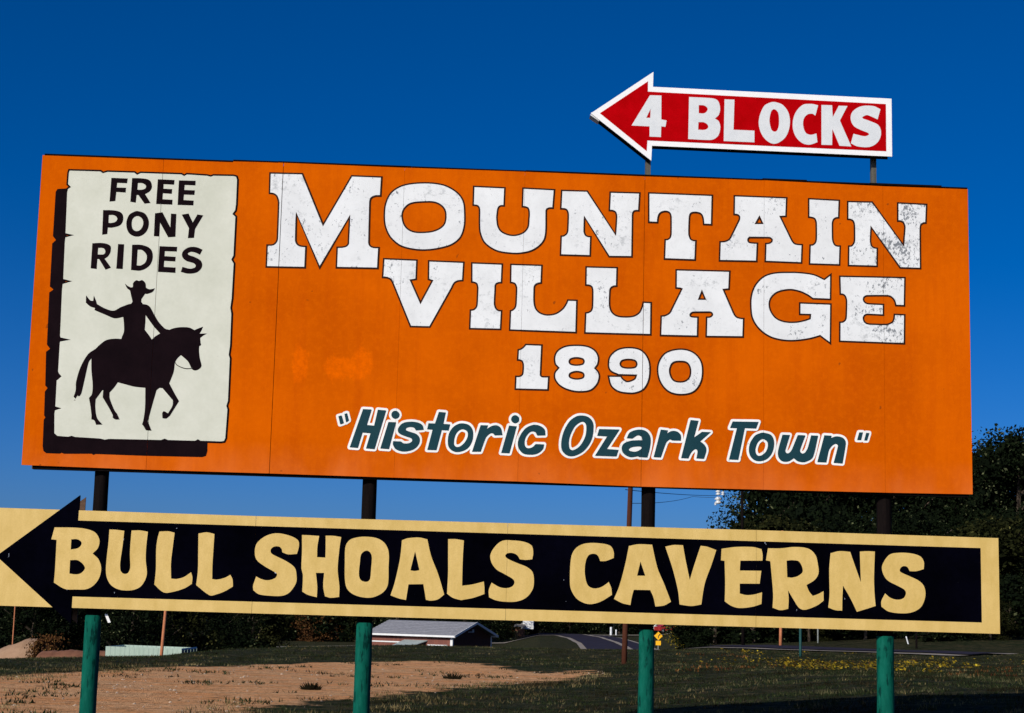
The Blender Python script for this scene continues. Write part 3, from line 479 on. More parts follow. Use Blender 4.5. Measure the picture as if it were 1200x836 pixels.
# dark cap strips nailed along the top edge, uneven where they meet
caps = [(0.02, 1.9, 6.000, 0.016), (1.9, 2.35, 6.010, 0.014), (2.35, 3.7, 6.012, 0.012), (3.7, 4.86, 6.010, 0.012), (4.86, 5.9, 6.014, 0.012),
        (5.9, 7.29, 6.014, 0.012), (7.29, 7.75, 6.022, 0.018), (7.75, 8.4, 6.012, 0.012), (8.4, 9.15, 6.016, 0.018), (9.15, 9.42, 6.004, 0.012)]
for (a, b, t, th) in caps:
    m = MB(); zt = t + 0.004
    m.box(a + 0.001, b - 0.001, -0.004, 0.05, zt - th - BZ, zt - BZ); m.build('cap_strip', M['tar'], bb)
# frame behind: backing, rails, back boards
m = MB(); m.box(0.03, 9.39, 0.018, 0.03, BOT[0] - BZ + 0.03, 5.97 - BZ); m.build('backing', M['tar'], bb)
m = MB(); m.prism([(0.10, 2.868 - 0.030 - BZ), (9.39, 2.850 - 0.030 - BZ), (9.39, 2.87 - BZ), (0.10, 2.89 - BZ)], 0.0305, 0.10); m.build('bottom_rail', M['tar'], bb)
for zc in (2.92, 3.9, 4.95, 5.90):
    m = MB(); m.box(0.05, 9.38, 0.102 if zc < 3 else 0.032, 0.12 if zc < 3 else 0.07, zc - BZ - 0.03, zc - BZ + 0.055); m.build('rail', M['tar'], bb)
for zc in (2.90, 3.9, 4.95, 5.90):
    m = MB(); m.box(0.05, 9.38, 0.252, 0.29, zc - BZ - 0.03, zc - BZ + 0.055); m.build('rail', M['tar'], bb)
for i in range(8):
    m = MB(); m.box(SEAM[i] + 0.03 * (i == 0) + 0.002, SEAM[i + 1] - 0.03 * (i == 7) - 0.002, 0.292, 0.306, 2.86 - BZ, 5.975 - BZ); m.build('back_panel', M['backwood'], bb)

SEAMS = SEAM[1:8]
# pony panel: painted drop shadow, dark outline, cream field with torn edges
def pl(s): return [tuple(float(q) / 1000 for q in t.split(' ')) for t in s.split(',')]
shadow = pl("268 5654,171 5645,154 5615,156 5161,188 5123,154 5087,159 4650,195 4621,157 4590,168 4067,201 4026,164 3995,178 3660,202 3635,178 3600,186 3364,200 3345,185 3322,192 3062,202 3016,229 2994,362 2993,378 3002,403 2993,667 3001,688 2990,708 3000,1231 2996,1746 2999,1782 3012,1793 3059,1788 3202,1009 3238,386 3261,332 4107")
field = pl("273 5844,586 5847,612 5830,654 5845,926 5847,952 5827,985 5846,1394 5847,1420 5832,1445 5849,1650 5843,1685 5835,1710 5846,1914 5850,1945 5842,1957 5807,1959 5551,1953 5489,1930 5453,1959 5428,1959 5025,1941 4986,1965 4947,1963 4591,1954 4496,1967 4436,1970 4118,1962 4023,1974 3989,1977 3563,1964 3512,1976 3478,1969 3191,1955 3157,1921 3151,1721 3152,1695 3165,1671 3150,1405 3150,1371 3162,1338 3148,832 3144,791 3135,741 3145,500 3153,467 3163,434 3153,326 3158,291 3187,279 3384,283 3422,333 3438,283 3449,280 3718,298 3731,321 3755,299 3778,288 3799,286 4088,290 4107,381 4122,291 4135,284 4157,274 4620,277 4685,357 4709,279 4723,271 5096,274 5158,348 5177,272 5187,262 5610,268 5650,292 5669,265 5694,266 5813")
o = paint('painted_shadow', [shadow], 0.0025, M['black'], bb, BZ, SEAMS)
ps = paint('pony_panel', grow([field], -0.008), 0.0065, M['cream'], bb, BZ, SEAMS)
paint('panel_outline', grow([field], 0.010), 0.0045, M['black'], ps, BZ, SEAMS)
for name, s in GLYPHS['pony']:
    paint('letter', orient([dens(c) for c in parse(s)]), 0.0085, M['black'], ps, BZ, SEAMS, gap=0.0012)
pony = None
for name, s in GLYPHS['horse']:
    cs = orient([dens(c) for c in parse(s)])
    if name == 'rider': pony = paint('pony_rider_silhouette', cs, 0.0085, M['black'], ps, BZ, SEAMS, gap=0.0012)
    else: paint('rein', cs, 0.0087, M['black'], ps, BZ)

def outlined(set_name, hw, dark, light, root, dz, seams):
    for name, s in GLYPHS[set_name]:
        cs = [dens(c) for c in parse(s)]
        lt = paint('letter', grow(cs, -hw), 0.006, light, root, dz, seams)
        paint('letter_outline', grow(cs, hw), 0.0035, dark, lt, dz, seams)
outlined('big', 0.0085, M['outline'], M['white'], bb, BZ, SEAMS)
outlined('year', 0.0085, M['outline'], M['white'], bb, BZ, SEAMS)
for k, ((name, s), h) in enumerate(zip(GLYPHS['script'], HALOS)):
    cs = [dens(c) for c in parse(s)]
    nm = 'quotation_mark' if name == 'quote' else 'letter'
    if name in ('quote', 'i'):      # two separate strokes: both are outer outlines
        cc = [c if area(c) > 0 else c[::-1] for c in cs]
    else: cc = orient(cs)
    lt = paint(nm, cc, 0.0095, M['script'], bb, BZ, SEAMS, gap=0.0012)
    hc = [[tuple(float(q) / 1000 for q in t.split(' ')) for t in c.split(',')] for c in h.split('|')]
    paint('white_edging', orient(hc), 0.003 + 0.0004 * (k % 8), M['halo'], lt, BZ, SEAMS, gap=0.0012)

# ------------------------------------------------------------------ the red arrow sign on top
AZ = 6.16
ar = sroot('arrow_sign', 5.5, 0, AZ)
tag(ar, 'small red and white arrow sign reading 4 BLOCKS raised above the orange billboard', 'arrow sign')
def sh(cs, dx): return [[(x - dx, z) for x, z in c] for c in cs]
a_out = pl("5513 6643,6142 6167,6147 6325,8637 6307,8636 6925,6150 6951,6153 7111")
a_in = pl("5606 6647,6092 6266,6098 6379,8575 6361,8575 6864,6096 6897,6096 7006")
DX = 5.5
m = MB(); m.prism([(x - DX, z - AZ) for x, z in a_out], 0.0, 0.016); m.build('arrow_panel', M['arrow_white'], ar)
fld = paint('red_field', orient(sh([a_in], DX)), 0.0025, M['red'], ar, AZ)
for name, s in GLYPHS['blocks']:
    nm = 'numeral' if name == '4' else 'letter'
    paint(nm, orient(sh([dens(c) for c in parse(s)], DX)), 0.0045, M['arrow_grey'], fld, AZ)
inn = offset(orient([a_out])[0], -0.02)
m = MB(); m.prism([(x - DX, z - AZ) for x, z in inn], 0.018, 0.125); m.build('frame', M['tar'], ar)
m = MB(); m.prism([(x - DX - 0.005, z - AZ) for x, z in offset(orient([a_out])[0], -0.006)], 0.127, 0.141); m.build('back_arrow_panel', M['tar'], ar)
m = MB(); m.prism([(0.010, 6.630 - AZ), (0.10, 6.570 - AZ), (0.105, 6.60 - AZ), (0.02, 6.66 - AZ)], 0.020, 0.15); m.build('batten_end', M['arrow_grey'], ar)
for (u, zt) in ((6.130, 6.30), (8.485, 6.44)):
    m = MB(); m.box(u - DX - 0.026, u - DX + 0.026, 0.145, 0.20, 5.6 - AZ, zt - AZ); m.build('support_post', M['grey_wood'], ar)

# ------------------------------------------------------------------ the long yellow sign
LZ = 1.48
ly = sroot('caverns_sign', 0, 0, 1.34)
tag(ly, 'long pale yellow board with black arrow pointing left and lettering BULL SHOALS CAVERNS', 'arrow board')
LZ = 1.34
def interp(p, u): return float(np.interp(u, [a for a, b in p], [b for a, b in p]))
ltop = lambda u: interp([(-.8, 2.453), (.576, 2.447), (2.3, 2.437), (4.77, 2.436), (7.23, 2.434), (9.68, 2.420)], u)
lbot = lambda u: interp([(-.8, 1.518), (.573, 1.501), (2.3, 1.496), (4.77, 1.489), (7.23, 1.483), (9.68, 1.475)], u)
LS = [-0.78, -0.195, 2.299, 4.767, 7.236, 9.678]
for i in range(5):
    a, b = LS[i] + 0.0015, LS[i + 1] - 0.0015
    m = MB(); m.prism([(a, lbot(a) - LZ), (b, lbot(b) - LZ), (b, ltop(b) - LZ), (a, ltop(a) - LZ)], [0, .001, 0, .001, 0][i] * -1, 0.016)
    m.build('panel', M['yellow'], ly)
head = [(-0.181, 1.984), (0.572, 1.352), (0.583, 2.593)]
m = MB(); m.prism([(x, z - LZ) for x, z in head], 0.0165, 0.034); m.build('arrowhead_board', M['navy'], ly)
m = MB(); m.prism([(x, z - LZ) for x, z in [(-0.181 + 0.0, 1.984), (0.572, 1.352), (0.583, 2.593)]], 0.29, 0.305); m.build('back_arrowhead', M['backwood'], ly)
blk = [(-0.181, 1.984), (0.572, 1.352), (0.571, 1.615), (9.493, 1.583), (9.493, 2.316), (0.580, 2.347), (0.583, 2.593)]
ab = paint('black_arrow', orient([blk]), 0.0025, M['navy'], ly, LZ, LS[2:5], gap=0.001)
for name, s in GLYPHS['caverns']:
    paint('letter', orient([dens(c) for c in parse(s)]), 0.0045, M['yellow'], ab, LZ, LS[2:5], gap=0.0012)
for zc in (1.60, 2.30):
    m = MB(); m.box(-0.7, 9.6, 0.036, 0.072, zc - LZ - 0.05, zc - LZ + 0.05); m.build('rail', M['tar'], ly)
    m = MB(); m.box(-0.7, 9.6, 0.250, 0.288, zc - LZ - 0.05, zc - LZ + 0.05); m.build('rail', M['tar'], ly)
for i in range(5):
    m = MB(); m.box(LS[i] + 0.03 * (i == 0) + .002, LS[i + 1] - 0.03 * (i == 4) - .002, 0.306, 0.32, 1.51 - LZ, 2.41 - LZ); m.build('back_panel', M['backwood'], ly)

# ------------------------------------------------------------------ terrain
def smooth(a, b, x):
    t = min(1.0, max(0.0, (x - a) / (b - a))); return t * t * (3 - 2 * t)
def lerp(pts, x):
    if x <= pts[0][0]: return pts[0][1]
    for (a, p), (b, q) in zip(pts, pts[1:]):
        if x <= b: return p + (q - p) * (x - a) / (b - a)
    return pts[-1][1]
def ground_z(x, y):
    if y < 5: u = x / 5 * 0
    else: u = x / y
    drop = lerp([(-0.3, 4.2), (0.0, 3.6), (0.02, 2.4), (0.09, 2.0), (0.125, 0.3), (0.16, 0.0), (1, 0.0)], u)
    yc = lerp([(-0.32, 45), (-0.24, 50), (-0.20, 53), (-0.17, 59), (-0.12, 68), (-0.05, 73), (0.06, 76), (0.3, 80)], u)
    z = -drop * smooth(yc - 6, yc + 52, y)
    # the near ground rises gently to the right
    z += 0.50 * smooth(0.0, 8.5, x) * (1 - smooth(27, 60, y))
    z += 0.75 * smooth(0.14, 0.27, u) * smooth(86, 112, y)
    z += (mnoise.noise(Vector((x * 0.11, y * 0.11, 0))) * 0.09 + mnoise.noise(Vector((x * 0.5, y * 0.5, 3))) * 0.025) * (1 if y < 90 else 0.4)
    return z

# outline of the bare earth patch on the near ground
dirt_px = [(-60, 797), (0, 793), (60, 789), (110, 787), (170, 782), (260, 780), (350, 777), (437, 776), (520, 777), (560, 779), (600, 785), (645, 789), (690, 788),
           (694, 792), (660, 797), (610, 799), (560, 805), (500, 811), (440, 817), (380, 821), (320, 828), (260, 840), (200, 856), (100, 880), (-60, 900)]
def flat(px, py):
    d = vF + (px - 600) / FPX * vR - (py - 418) / FPX * vU
    t = -CAMZ / d.z
    return (d.x * t, d.y * t)
dirt_poly = np.array([flat(*p) for p in dirt_px])
def dirt_dist(X, Y):
    P = dirt_poly; n = len(P); D = np.full(X.shape, 1e9); ins = np.zeros(X.shape, bool)
    for i in range(n):
        a, b = P[i], P[(i + 1) % n]; d = b - a; L = d @ d
        t = np.clip(((X - a[0]) * d[0] + (Y - a[1]) * d[1]) / L, 0, 1)
        D = np.minimum(D, np.hypot(X - a[0] - t * d[0], Y - a[1] - t * d[1]))
        cr = (a[1] > Y) != (b[1] > Y)
        xi = a[0] + (Y - a[1]) * d[0] / (d[1] if abs(d[1]) > 1e-9 else 1e-9)
        ins ^= cr & (X < xi)
    return np.where(ins, D, -D)

xs = list(np.arange(-30, 30.01, 0.3)); k = 30.0; step = 0.4
while k < 1500: step *= 1.16; k += step; xs = [-k] + xs + [k]
ys = [-1500, -700, -300, -120, -50, -20, 0, 8, 14] + list(np.arange(18, 90, 0.35)); k = 90.0; step = 0.5
while k < 2500: step *= 1.07; k += step; ys.append(k)
gv = [(x, y, ground_z(x, y) if y > 10 else ground_z(x, 10)) for y in ys for x in xs]
nx = len(xs); gf = [(j * nx + i, j * nx + i + 1, (j + 1) * nx + i + 1, (j + 1) * nx + i) for j in range(len(ys) - 1) for i in range(nx - 1)]

def mat_ground():
    n = NT('grass_and_earth')
    a = n.n('ShaderNodeAttribute', attribute_name='earth').outputs['Fac']
    nz = n.noise(0.9, 7, 0.72); nf = n.noise(5.5, 6, 0.75); nb = n.noise(0.12, 4, 0.6)
    f = n.math('ADD', n.math('DIVIDE', a, 1.6), n.math('MULTIPLY', n.math('SUBTRACT', nz, 0.5), 2.0))
    mask = n.ramp(n.math('ADD', f, 0.5), [(0.40, 0.0), (0.60, 1.0)])
    grass = n.mix(n.ramp(nf, [(0.35, 0.0), (0.66, 1.0)]), (0.007, 0.014, 0.006), (0.030, 0.042, 0.018))
    grass = n.mix(n.math('MULTIPLY', n.ramp(nz, [(0.50, 0.0), (0.64, 1.0)]), 0.6), grass, (0.085, 0.062, 0.032))
    grass = n.mix(n.math('MULTIPLY', n.ramp(nb, [(0.42, 0.0), (0.6, 1.0)]), 0.4), grass, (0.050, 0.040, 0.024))
    earth = n.mix(n.ramp(nf, [(0.3, 0.0), (0.7, 1.0)]), (0.54, 0.265, 0.115), (0.92, 0.57, 0.32))
    earth = n.mix(n.ramp(n.noise(0.5, 5, 0.7, n.vec((1, 2.5, 1))), [(0.42, 0.0), (0.62, 1.0)]), earth, (0.78, 0.36, 0.15))
    st_ = n.noise(22, 4, 0.7)
    earth = n.mix(n.ramp(st_, [(0.62, 0.0), (0.68, 1.0)]), earth, (0.66, 0.50, 0.37))
    earth = n.mix(n.ramp(n.noise(3.2, 6, 0.8), [(0.56, 0.0), (0.64, 1.0)]), earth, (0.10, 0.075, 0.035))
    hs_ = n.noise(1.6, 6, 0.78, n.vec((0.7, 2.2, 1), (3, 1, 0)))
    earth = n.mix(n.math('MULTIPLY', n.ramp(hs_, [(0.50, 0.0), (0.62, 1.0)]), 0.55), earth, (0.26, 0.12, 0.05))
    earth = n.mix(n.math('MULTIPLY', n.ramp(n.noise(9, 5, 0.8), [(0.52, 0.0), (0.62, 1.0)]), 0.6), earth, (0.16, 0.08, 0.03))
    grass = n.mix(n.ramp(n.noise(2.2, 6, 0.8, n.vec((0.8, 1.3, 1), (9, 2, 0))), [(0.50, 0.0), (0.60, 1.0)]), grass, (0.075, 0.062, 0.036))
    grass = n.mix(n.ramp(n.noise(3.1, 6, 0.8, n.vec((0.8, 1.3, 1), (1, 7, 0))), [(0.52, 0.0), (0.60, 1.0)]), grass, (0.005, 0.012, 0.005))
    n.bump(n.mix(0.5, nf, st_), 1.0, 0.10)
    return n.out(n.mix(mask, grass, earth), 0.95, 0.02)
M['ground'] = mat_ground()
g = mesh_obj('ground', gv, gf, M['ground'], None, True); tag(g, 'rough grass field with a bare patch of reddish earth', kind='structure')
del g['label']
X = np.array([v[0] for v in gv]); Y = np.array([v[1] for v in gv])
A = g.data.attributes.new('earth', 'FLOAT', 'POINT'); A.data.foreach_set('value', np.clip(dirt_dist(X, Y), -4, 4).astype(np.float32))

# ------------------------------------------------------------------ posts that carry the signs
tops = [5.85, 5.85, 5.85, 5.85]
for i, (u, lab) in enumerate(((0.752, 'green painted round post under the arrowhead, leftmost of the four sign posts'),
                              (3.390, 'green painted round post in front of the grey roofed building'),
                              (6.176, 'green painted round post beside the thin rusty pole'),
                              (8.567, 'green painted round post near the right end of the signs'))):
    p = Vector((SX0, SY0, 0)) + uvec * u - nvec * 0.161
    gz = ground_z(p.x, p.y)
    r = empty('sign_post', (p.x, p.y, gz), SYAW); tag(r, lab, 'post', 'posts carrying the signs')
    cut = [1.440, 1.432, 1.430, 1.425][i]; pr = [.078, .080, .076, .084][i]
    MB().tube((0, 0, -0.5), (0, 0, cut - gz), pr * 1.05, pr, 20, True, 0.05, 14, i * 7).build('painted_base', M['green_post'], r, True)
    MB().tube((0, 0, cut - gz + 0.001), (0, 0, tops[i] - gz), pr * 0.93, 0.066, 20, True, 0.06, 14, i * 7 + 3).build('shaded_tarred_shaft', M['tar'], r, True)  # tar colour also holds the boards' shade, down to the sign's shadow edge
    if i == 0:
        q = MB(); q.quad((0.12, -0.05, 1.45 - gz), (0.15, -0.05, 1.45 - gz), (0.185, -0.05, 1.37 - gz), (0.155, -0.05, 1.37 - gz))
        q = MB(); q.prism([(0.115, 1.455 - gz), (0.142, 1.455 - gz), (0.180, 1.375 - gz), (0.153, 1.370 - gz)], -0.05, -0.044); q.build('loose_tag', M['arrow_white'], r)

# ------------------------------------------------------------------ vegetation
def mat_leaf(name, dark, mid, lite, var=0.5):
    n = NT(name)
    at_ = n.n('ShaderNodeAttribute', attribute_name='tone').outputs['Fac']
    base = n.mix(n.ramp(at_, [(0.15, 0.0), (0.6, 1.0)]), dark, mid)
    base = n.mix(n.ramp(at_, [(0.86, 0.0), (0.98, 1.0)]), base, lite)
    oi = n.n('ShaderNodeObjectInfo').outputs['Random']
    base = n.mix(n.math('MULTIPLY', oi, var), base, tuple(c * 0.55 for c in mid))
    return n.out(base, 0.9, 0.03)
M['leaf'] = mat_leaf('dark_green_leaves', (0.0035, 0.006, 0.003), (0.0065, 0.011, 0.004), (0.12, 0.135, 0.065))
M['leaf_olive'] = mat_leaf('olive_leaves', (0.0045, 0.006, 0.002), (0.018, 0.020, 0.006), (0.13, 0.125, 0.04))
M['leaf_autumn'] = mat_leaf('autumn_yellow_leaves', (0.05, 0.040, 0.008), (0.17, 0.13, 0.014), (0.32, 0.25, 0.02), 0.2)
M['leaf_rust'] = mat_leaf('russet_leaves', (0.040, 0.018, 0.008), (0.10, 0.045, 0.016), (0.17, 0.10, 0.03), 0.2)
M['bark'] = mat_plain('bark', (0.035, 0.025, 0.018), (0.075, 0.055, 0.040), 3, stretch=(6, 6, 1), rough=0.9)

def crown_mesh(name, seed, n_leaf, leaf, rx, rz, mat, low=0.12):
    """leaf sized faces in clumps through an uneven crown volume (unit height 1, base at 0)"""
    rr = np.random.RandomState(seed); cl = []
    nc = 46
    for i in range(nc):
        z = low + (1 - low) * ((i + rr.rand()) / nc) ** 0.9
        prof = math.sqrt(max(0.02, 1 - ((z - low - (1 - low) * 0.42) / ((1 - low) * 0.60)) ** 2))
        a = rr.rand() * 6.283; r = rx * prof * (0.35 + 0.65 * rr.rand() ** 0.6)
        cl.append((math.cos(a) * r, math.sin(a) * r, min(z, 0.93), (0.10 + 0.10 * rr.rand()) * rz, rr.rand()))
    C = np.array(cl); k = rr.randint(0, nc, n_leaf)
    d = rr.normal(size=(n_leaf, 3)); d /= np.linalg.norm(d, axis=1)[:, None]
    rad = C[k, 3] * (0.55 + 0.5 * rr.rand(n_leaf) ** 0.5)
    P = C[k, :3] + d * rad[:, None] * np.array([1.25, 1.25, 0.8])
    nrm = d + rr.normal(size=(n_leaf, 3)) * 0.7; nrm /= np.linalg.norm(nrm, axis=1)[:, None]
    t = np.cross(nrm, rr.normal(size=(n_leaf, 3))); t /= np.linalg.norm(t, axis=1)[:, None]; b = np.cross(nrm, t)
    s = (leaf * (0.6 + 0.8 * rr.rand(n_leaf)))[:, None]
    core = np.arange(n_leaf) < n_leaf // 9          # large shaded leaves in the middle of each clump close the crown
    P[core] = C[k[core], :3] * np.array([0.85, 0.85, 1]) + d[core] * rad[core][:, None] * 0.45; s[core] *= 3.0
    V = np.empty((n_leaf, 4, 3)); V[:, 0] = P - t * s; V[:, 1] = P - b * s * 0.6; V[:, 2] = P + t * s; V[:, 3] = P + b * s * 0.6
    me = bpy.data.meshes.new(name)
    me.vertices.add(n_leaf * 4); me.vertices.foreach_set('co', V.reshape(-1))
    me.loops.add(n_leaf * 4); me.loops.foreach_set('vertex_index', np.arange(n_leaf * 4))
    me.polygons.add(n_leaf); me.polygons.foreach_set('loop_start', np.arange(0, n_leaf * 4, 4))
    me.update(calc_edges=True)
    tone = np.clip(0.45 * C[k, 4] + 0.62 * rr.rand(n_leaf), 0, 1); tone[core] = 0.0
    at_ = me.attributes.new('tone', 'FLOAT', 'FACE'); at_.data.foreach_set('value', tone.astype(np.float32))
    me.materials.append(mat); return me
def trunk_mesh(name, seed):
    rr = random.Random(seed); m = MB()
    m.tube((0, 0, -0.04), (0.01, 0, 0.55), 0.028, 0.016, 8, False, 0.1, 4, seed); m.tube((0.01, 0, 0.55), (0.0, 0.02, 0.85), 0.016, 0.005, 6, False)
    for i in range(7):
        a = rr.random() * 6.28; z = 0.22 + 0.08 * i
        m.tube((0, 0, z), (math.cos(a) * 0.24, math.sin(a) * 0.24, z + 0.20), 0.011, 0.003, 5, False)
    me = bpy.data.meshes.new(name); me.from_pydata(m.v, [], m.f); me.materials.append(M['bark']); me.update(); return me
# unit-height crowns; leaves stay leaf sized because each kind is used near one distance
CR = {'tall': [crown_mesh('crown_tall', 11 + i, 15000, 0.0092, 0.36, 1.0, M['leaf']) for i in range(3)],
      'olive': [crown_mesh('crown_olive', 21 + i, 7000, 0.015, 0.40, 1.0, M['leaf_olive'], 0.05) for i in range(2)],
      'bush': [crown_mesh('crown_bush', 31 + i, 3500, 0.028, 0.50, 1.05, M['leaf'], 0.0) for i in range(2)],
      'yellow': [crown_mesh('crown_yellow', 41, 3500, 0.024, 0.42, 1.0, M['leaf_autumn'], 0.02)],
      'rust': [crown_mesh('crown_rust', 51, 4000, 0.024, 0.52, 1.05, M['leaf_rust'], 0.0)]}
TR = [trunk_mesh('trunk', 5), trunk_mesh('trunk_b', 6)]
tcount = [0]
def tree(name, kind, x, y, h, label, group=None, wide=1.0, cat='tree', z=None):
    tcount[0] += 1; i = tcount[0]
    r = empty(name, (x, y, (ground_z(x, y) if z is None else z) - 0.05), i * 2.399)
    r.scale = (h * wide, h * wide, h)
    tag(r, label, cat, group)
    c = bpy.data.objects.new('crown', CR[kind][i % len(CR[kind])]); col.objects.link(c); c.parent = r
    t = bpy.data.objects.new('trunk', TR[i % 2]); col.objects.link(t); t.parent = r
    return r
def skyx(px, d): return at(px, 718, d).x
def ztop(px, py, d): return at(px, py, d).z
LM = [(-60, 58, 'the yellow arrow field'), (58, 122, 'the letter B of BULL'), (122, 176, 'the letter U of BULL'), (176, 226, 'the first L of BULL'), (226, 282, 'the second L of BULL'),
      (282, 352, 'the S of SHOALS'), (352, 402, 'the H of SHOALS'), (402, 456, 'the O of SHOALS'), (456, 522, 'the A of SHOALS'), (522, 570, 'the L of SHOALS'), (570, 632, 'the last S of SHOALS'),
      (632, 720, 'the C of CAVERNS'), (720, 785, 'the A of CAVERNS'), (785, 842, 'the V of CAVERNS'), (842, 897, 'the E of CAVERNS'), (897, 967, 'the R of CAVERNS'), (967, 1030, 'the N of CAVERNS'),
      (1030, 1086, 'the S of CAVERNS'), (1086, 1150, 'the blank black end'), (1150, 1180, 'the right yellow border'), (1180, 1196, 'the sky strip at right'), (1196, 1400, 'the right photo edge')]
def near(px):
    for a, b, t in LM:
        if a <= px < b:
            k = (px - a) / (b - a); return ('left side of ' if k < .34 else 'middle of ' if k < .67 else 'right side of ') + t
    return 'the photo edge'
# right hand wood: skyline seen right of the billboard and under it
sky_pts = [(870, 545), (905, 520), (960, 500), (1020, 515), (1080, 520), (1130, 530), (1160, 521), (1190, 504), (1240, 500), (1300, 515)]
def skyl(px): return lerp(sky_pts, px) + 10
rg = 'trees of the dark wood on the right'
for px, d, dy, lab in ((918, 128, 18, 'dark green tree at the left edge of the right wood, under the billboard'),
                  (938, 134, 0, None), (962, 126, 0, None), (1004, 136, 6, None), (1048, 128, 0, None), (1092, 138, 4, None),
                  (1132, 128, 8, 'dark tree whose top shows low beside the right edge of the orange billboard'),
                  (1166, 132, 2, 'dark tree next to the billboard edge, its top just left of the tallest one'),
                  (1198, 126, -2, 'tallest dark tree of the wood, at the right edge of the photo'),
                  (1240, 130, 0, None), (1285, 134, 0, None)):
    x = skyx(px, d); z0 = ground_z(x, d); h = ztop(px, skyl(px) + dy, d) - z0
    tree('woodland_tree', 'tall', x, d, h, lab or 'tall dark tree behind the ' + near(px), rg, 1.0)
for k, (px, d) in enumerate(((893, 118), (915, 112), (942, 114), (985, 111), (1030, 115), (1075, 112), (1118, 116), (1160, 113), (1190, 117), (1235, 113))):
    x = skyx(px, d); z0 = ground_z(x, d); h = ztop(px, [618, 612, 618, 606, 612, 606, 618, 612, 606, 612][k], d) - z0
    tree('woodland_tree', 'olive' if k % 3 == 1 else 'tall', x, d, h,
         ('lower olive tree behind the ' if k % 3 == 1 else 'lower dark tree behind the ') + near(px), 'smaller trees in front of the right wood', 1.25)
for k, px in enumerate((815, 838, 862, 884, 905, 926, 948, 970, 992, 1014, 1062, 1088, 1112, 1136, 1160, 1184, 1206)):
    d = 100 + (k * 37 % 11); x = skyx(px, d)
    tree('bush', 'olive' if k % 4 == 2 else 'bush', x, d, 2.4 + (k * 13 % 7) * 0.2, 'bush beyond the right road, below the ' + near(px), 'bushes along the right wood', 1.3, 'bush')
# middle distance behind the road
for k, (px, d, h) in enumerate(((575, 262, 9), (600, 300, 11), (630, 300, 9), (655, 310, 10), (685, 300, 10), (712, 315, 11), (742, 300, 10), (768, 310, 10), (795, 280, 11), (825, 270, 12))):
    x = skyx(px, d)
    tree('distant_tree', 'olive' if k % 2 else 'tall', x, d, h, 'distant tree beyond the far road, behind the ' + near(px), 'row of trees beyond the far road', 1.2)
for k, px in enumerate((588, 612, 638, 668, 696, 726, 748, 772, 788, 806)):
    d = 288; x = skyx(px, d)
    tree('bush', 'rust' if k in (0, 9) else 'bush', x, d, 4.2, ('russet' if k in (0, 9) else 'dark') + ' bush beyond the far road, below the ' + near(px),
         'bushes beyond the far road', 1.4, 'bush')
x = skyx(808, 108); tree('bush', 'yellow', x, 108, 2.6, 'bush with yellow autumn leaves right of the third post', None, 1.1, 'bush', z=ground_z(x, 108))
# left tree line, nearer
for k, (px, d, h, kind) in enumerate(((-30, 88, 5.6, 'tall'), (4, 92, 5.5, 'tall'), (40, 86, 5.6, 'tall'), (78, 92, 5.6, 'tall'), (118, 90, 5.3, 'tall'), (155, 86, 5.4, 'tall'),
                                      (192, 92, 5.3, 'olive'), (228, 100, 5.6, 'tall'), (262, 112, 6.0, 'tall'), (298, 128, 6.4, 'olive'))):
    x = skyx(px, d); tree('hedgerow_tree', kind, x, d, h, ['cropped dark tree at the very left edge of the left row', 'dark tree behind the thin orange stake at far left', 'dark tree right above the pale earth bank', 'dark tree left of the first post, above the clay bank', 'dark tree directly behind the leftmost green post', 'dark tree behind the left half of the mint shed', 'olive toned tree behind the leaning orange stake', 'dark tree above the dark blue end of the mint shed', 'dark tree in the gap right of the mint shed', 'olive toned tree last in the left row, before the gravel road'][k], 'row of trees on the left', 1.15)
x = skyx(58, 70.5); tree('bush', 'rust', x, 70.5, 2.1, 'russet bush covering the right end of the pale earth bank', 'bushes under the left trees', 0.75, 'bush')
for k, px in enumerate((-15, 20, 58, 95, 132, 170, 208, 246, 284)):
    d = 80 + k * 3.5; x = skyx(px, d)
    tree('bush', ['bush', 'bush', 'rust', 'olive', 'bush', 'olive', 'bush', 'olive', 'bush'][k], x, d, 3.0, 
         ['dark bush at the left edge behind the earth bank', 'dark bush behind the earth bank', 'russet bush standing behind the red clay bank', 'olive bush behind the leftmost post',
          'dark bush just left of the mint green shed', 'olive bush behind the mint green shed', 'dark bush right of the leaning orange stake', 'olive bush past the right end of the mint shed', 'dark bush farthest right in the left hedgerow'][k],
         'bushes under the left trees', 1.3, 'bush')
for k, px in enumerate((322, 345, 368, 392, 416, 440, 466, 492, 518, 545)):
    d = 262 + (k % 3) * 8; x = skyx(px, d)
    tree('distant_tree', 'olive' if k % 3 == 1 else 'tall', x, d, 11.5 + k % 2, 'distant tree beyond the gravel road, behind the ' + near(px), 'trees behind the gravel road', 1.25)
for k, px in enumerate((312, 331, 354, 372, 395, 418, 440)):
    d = 252; x = skyx(px, d)
    tree('bush', 'rust' if k == 3 else ('olive' if k % 2 else 'bush'), x, d, 5.0, ('russet' if k == 3 else 'green') + ' bush beyond the gravel road, below the ' + near(px), 'bushes beyond the gravel road', 1.4, 'bush')

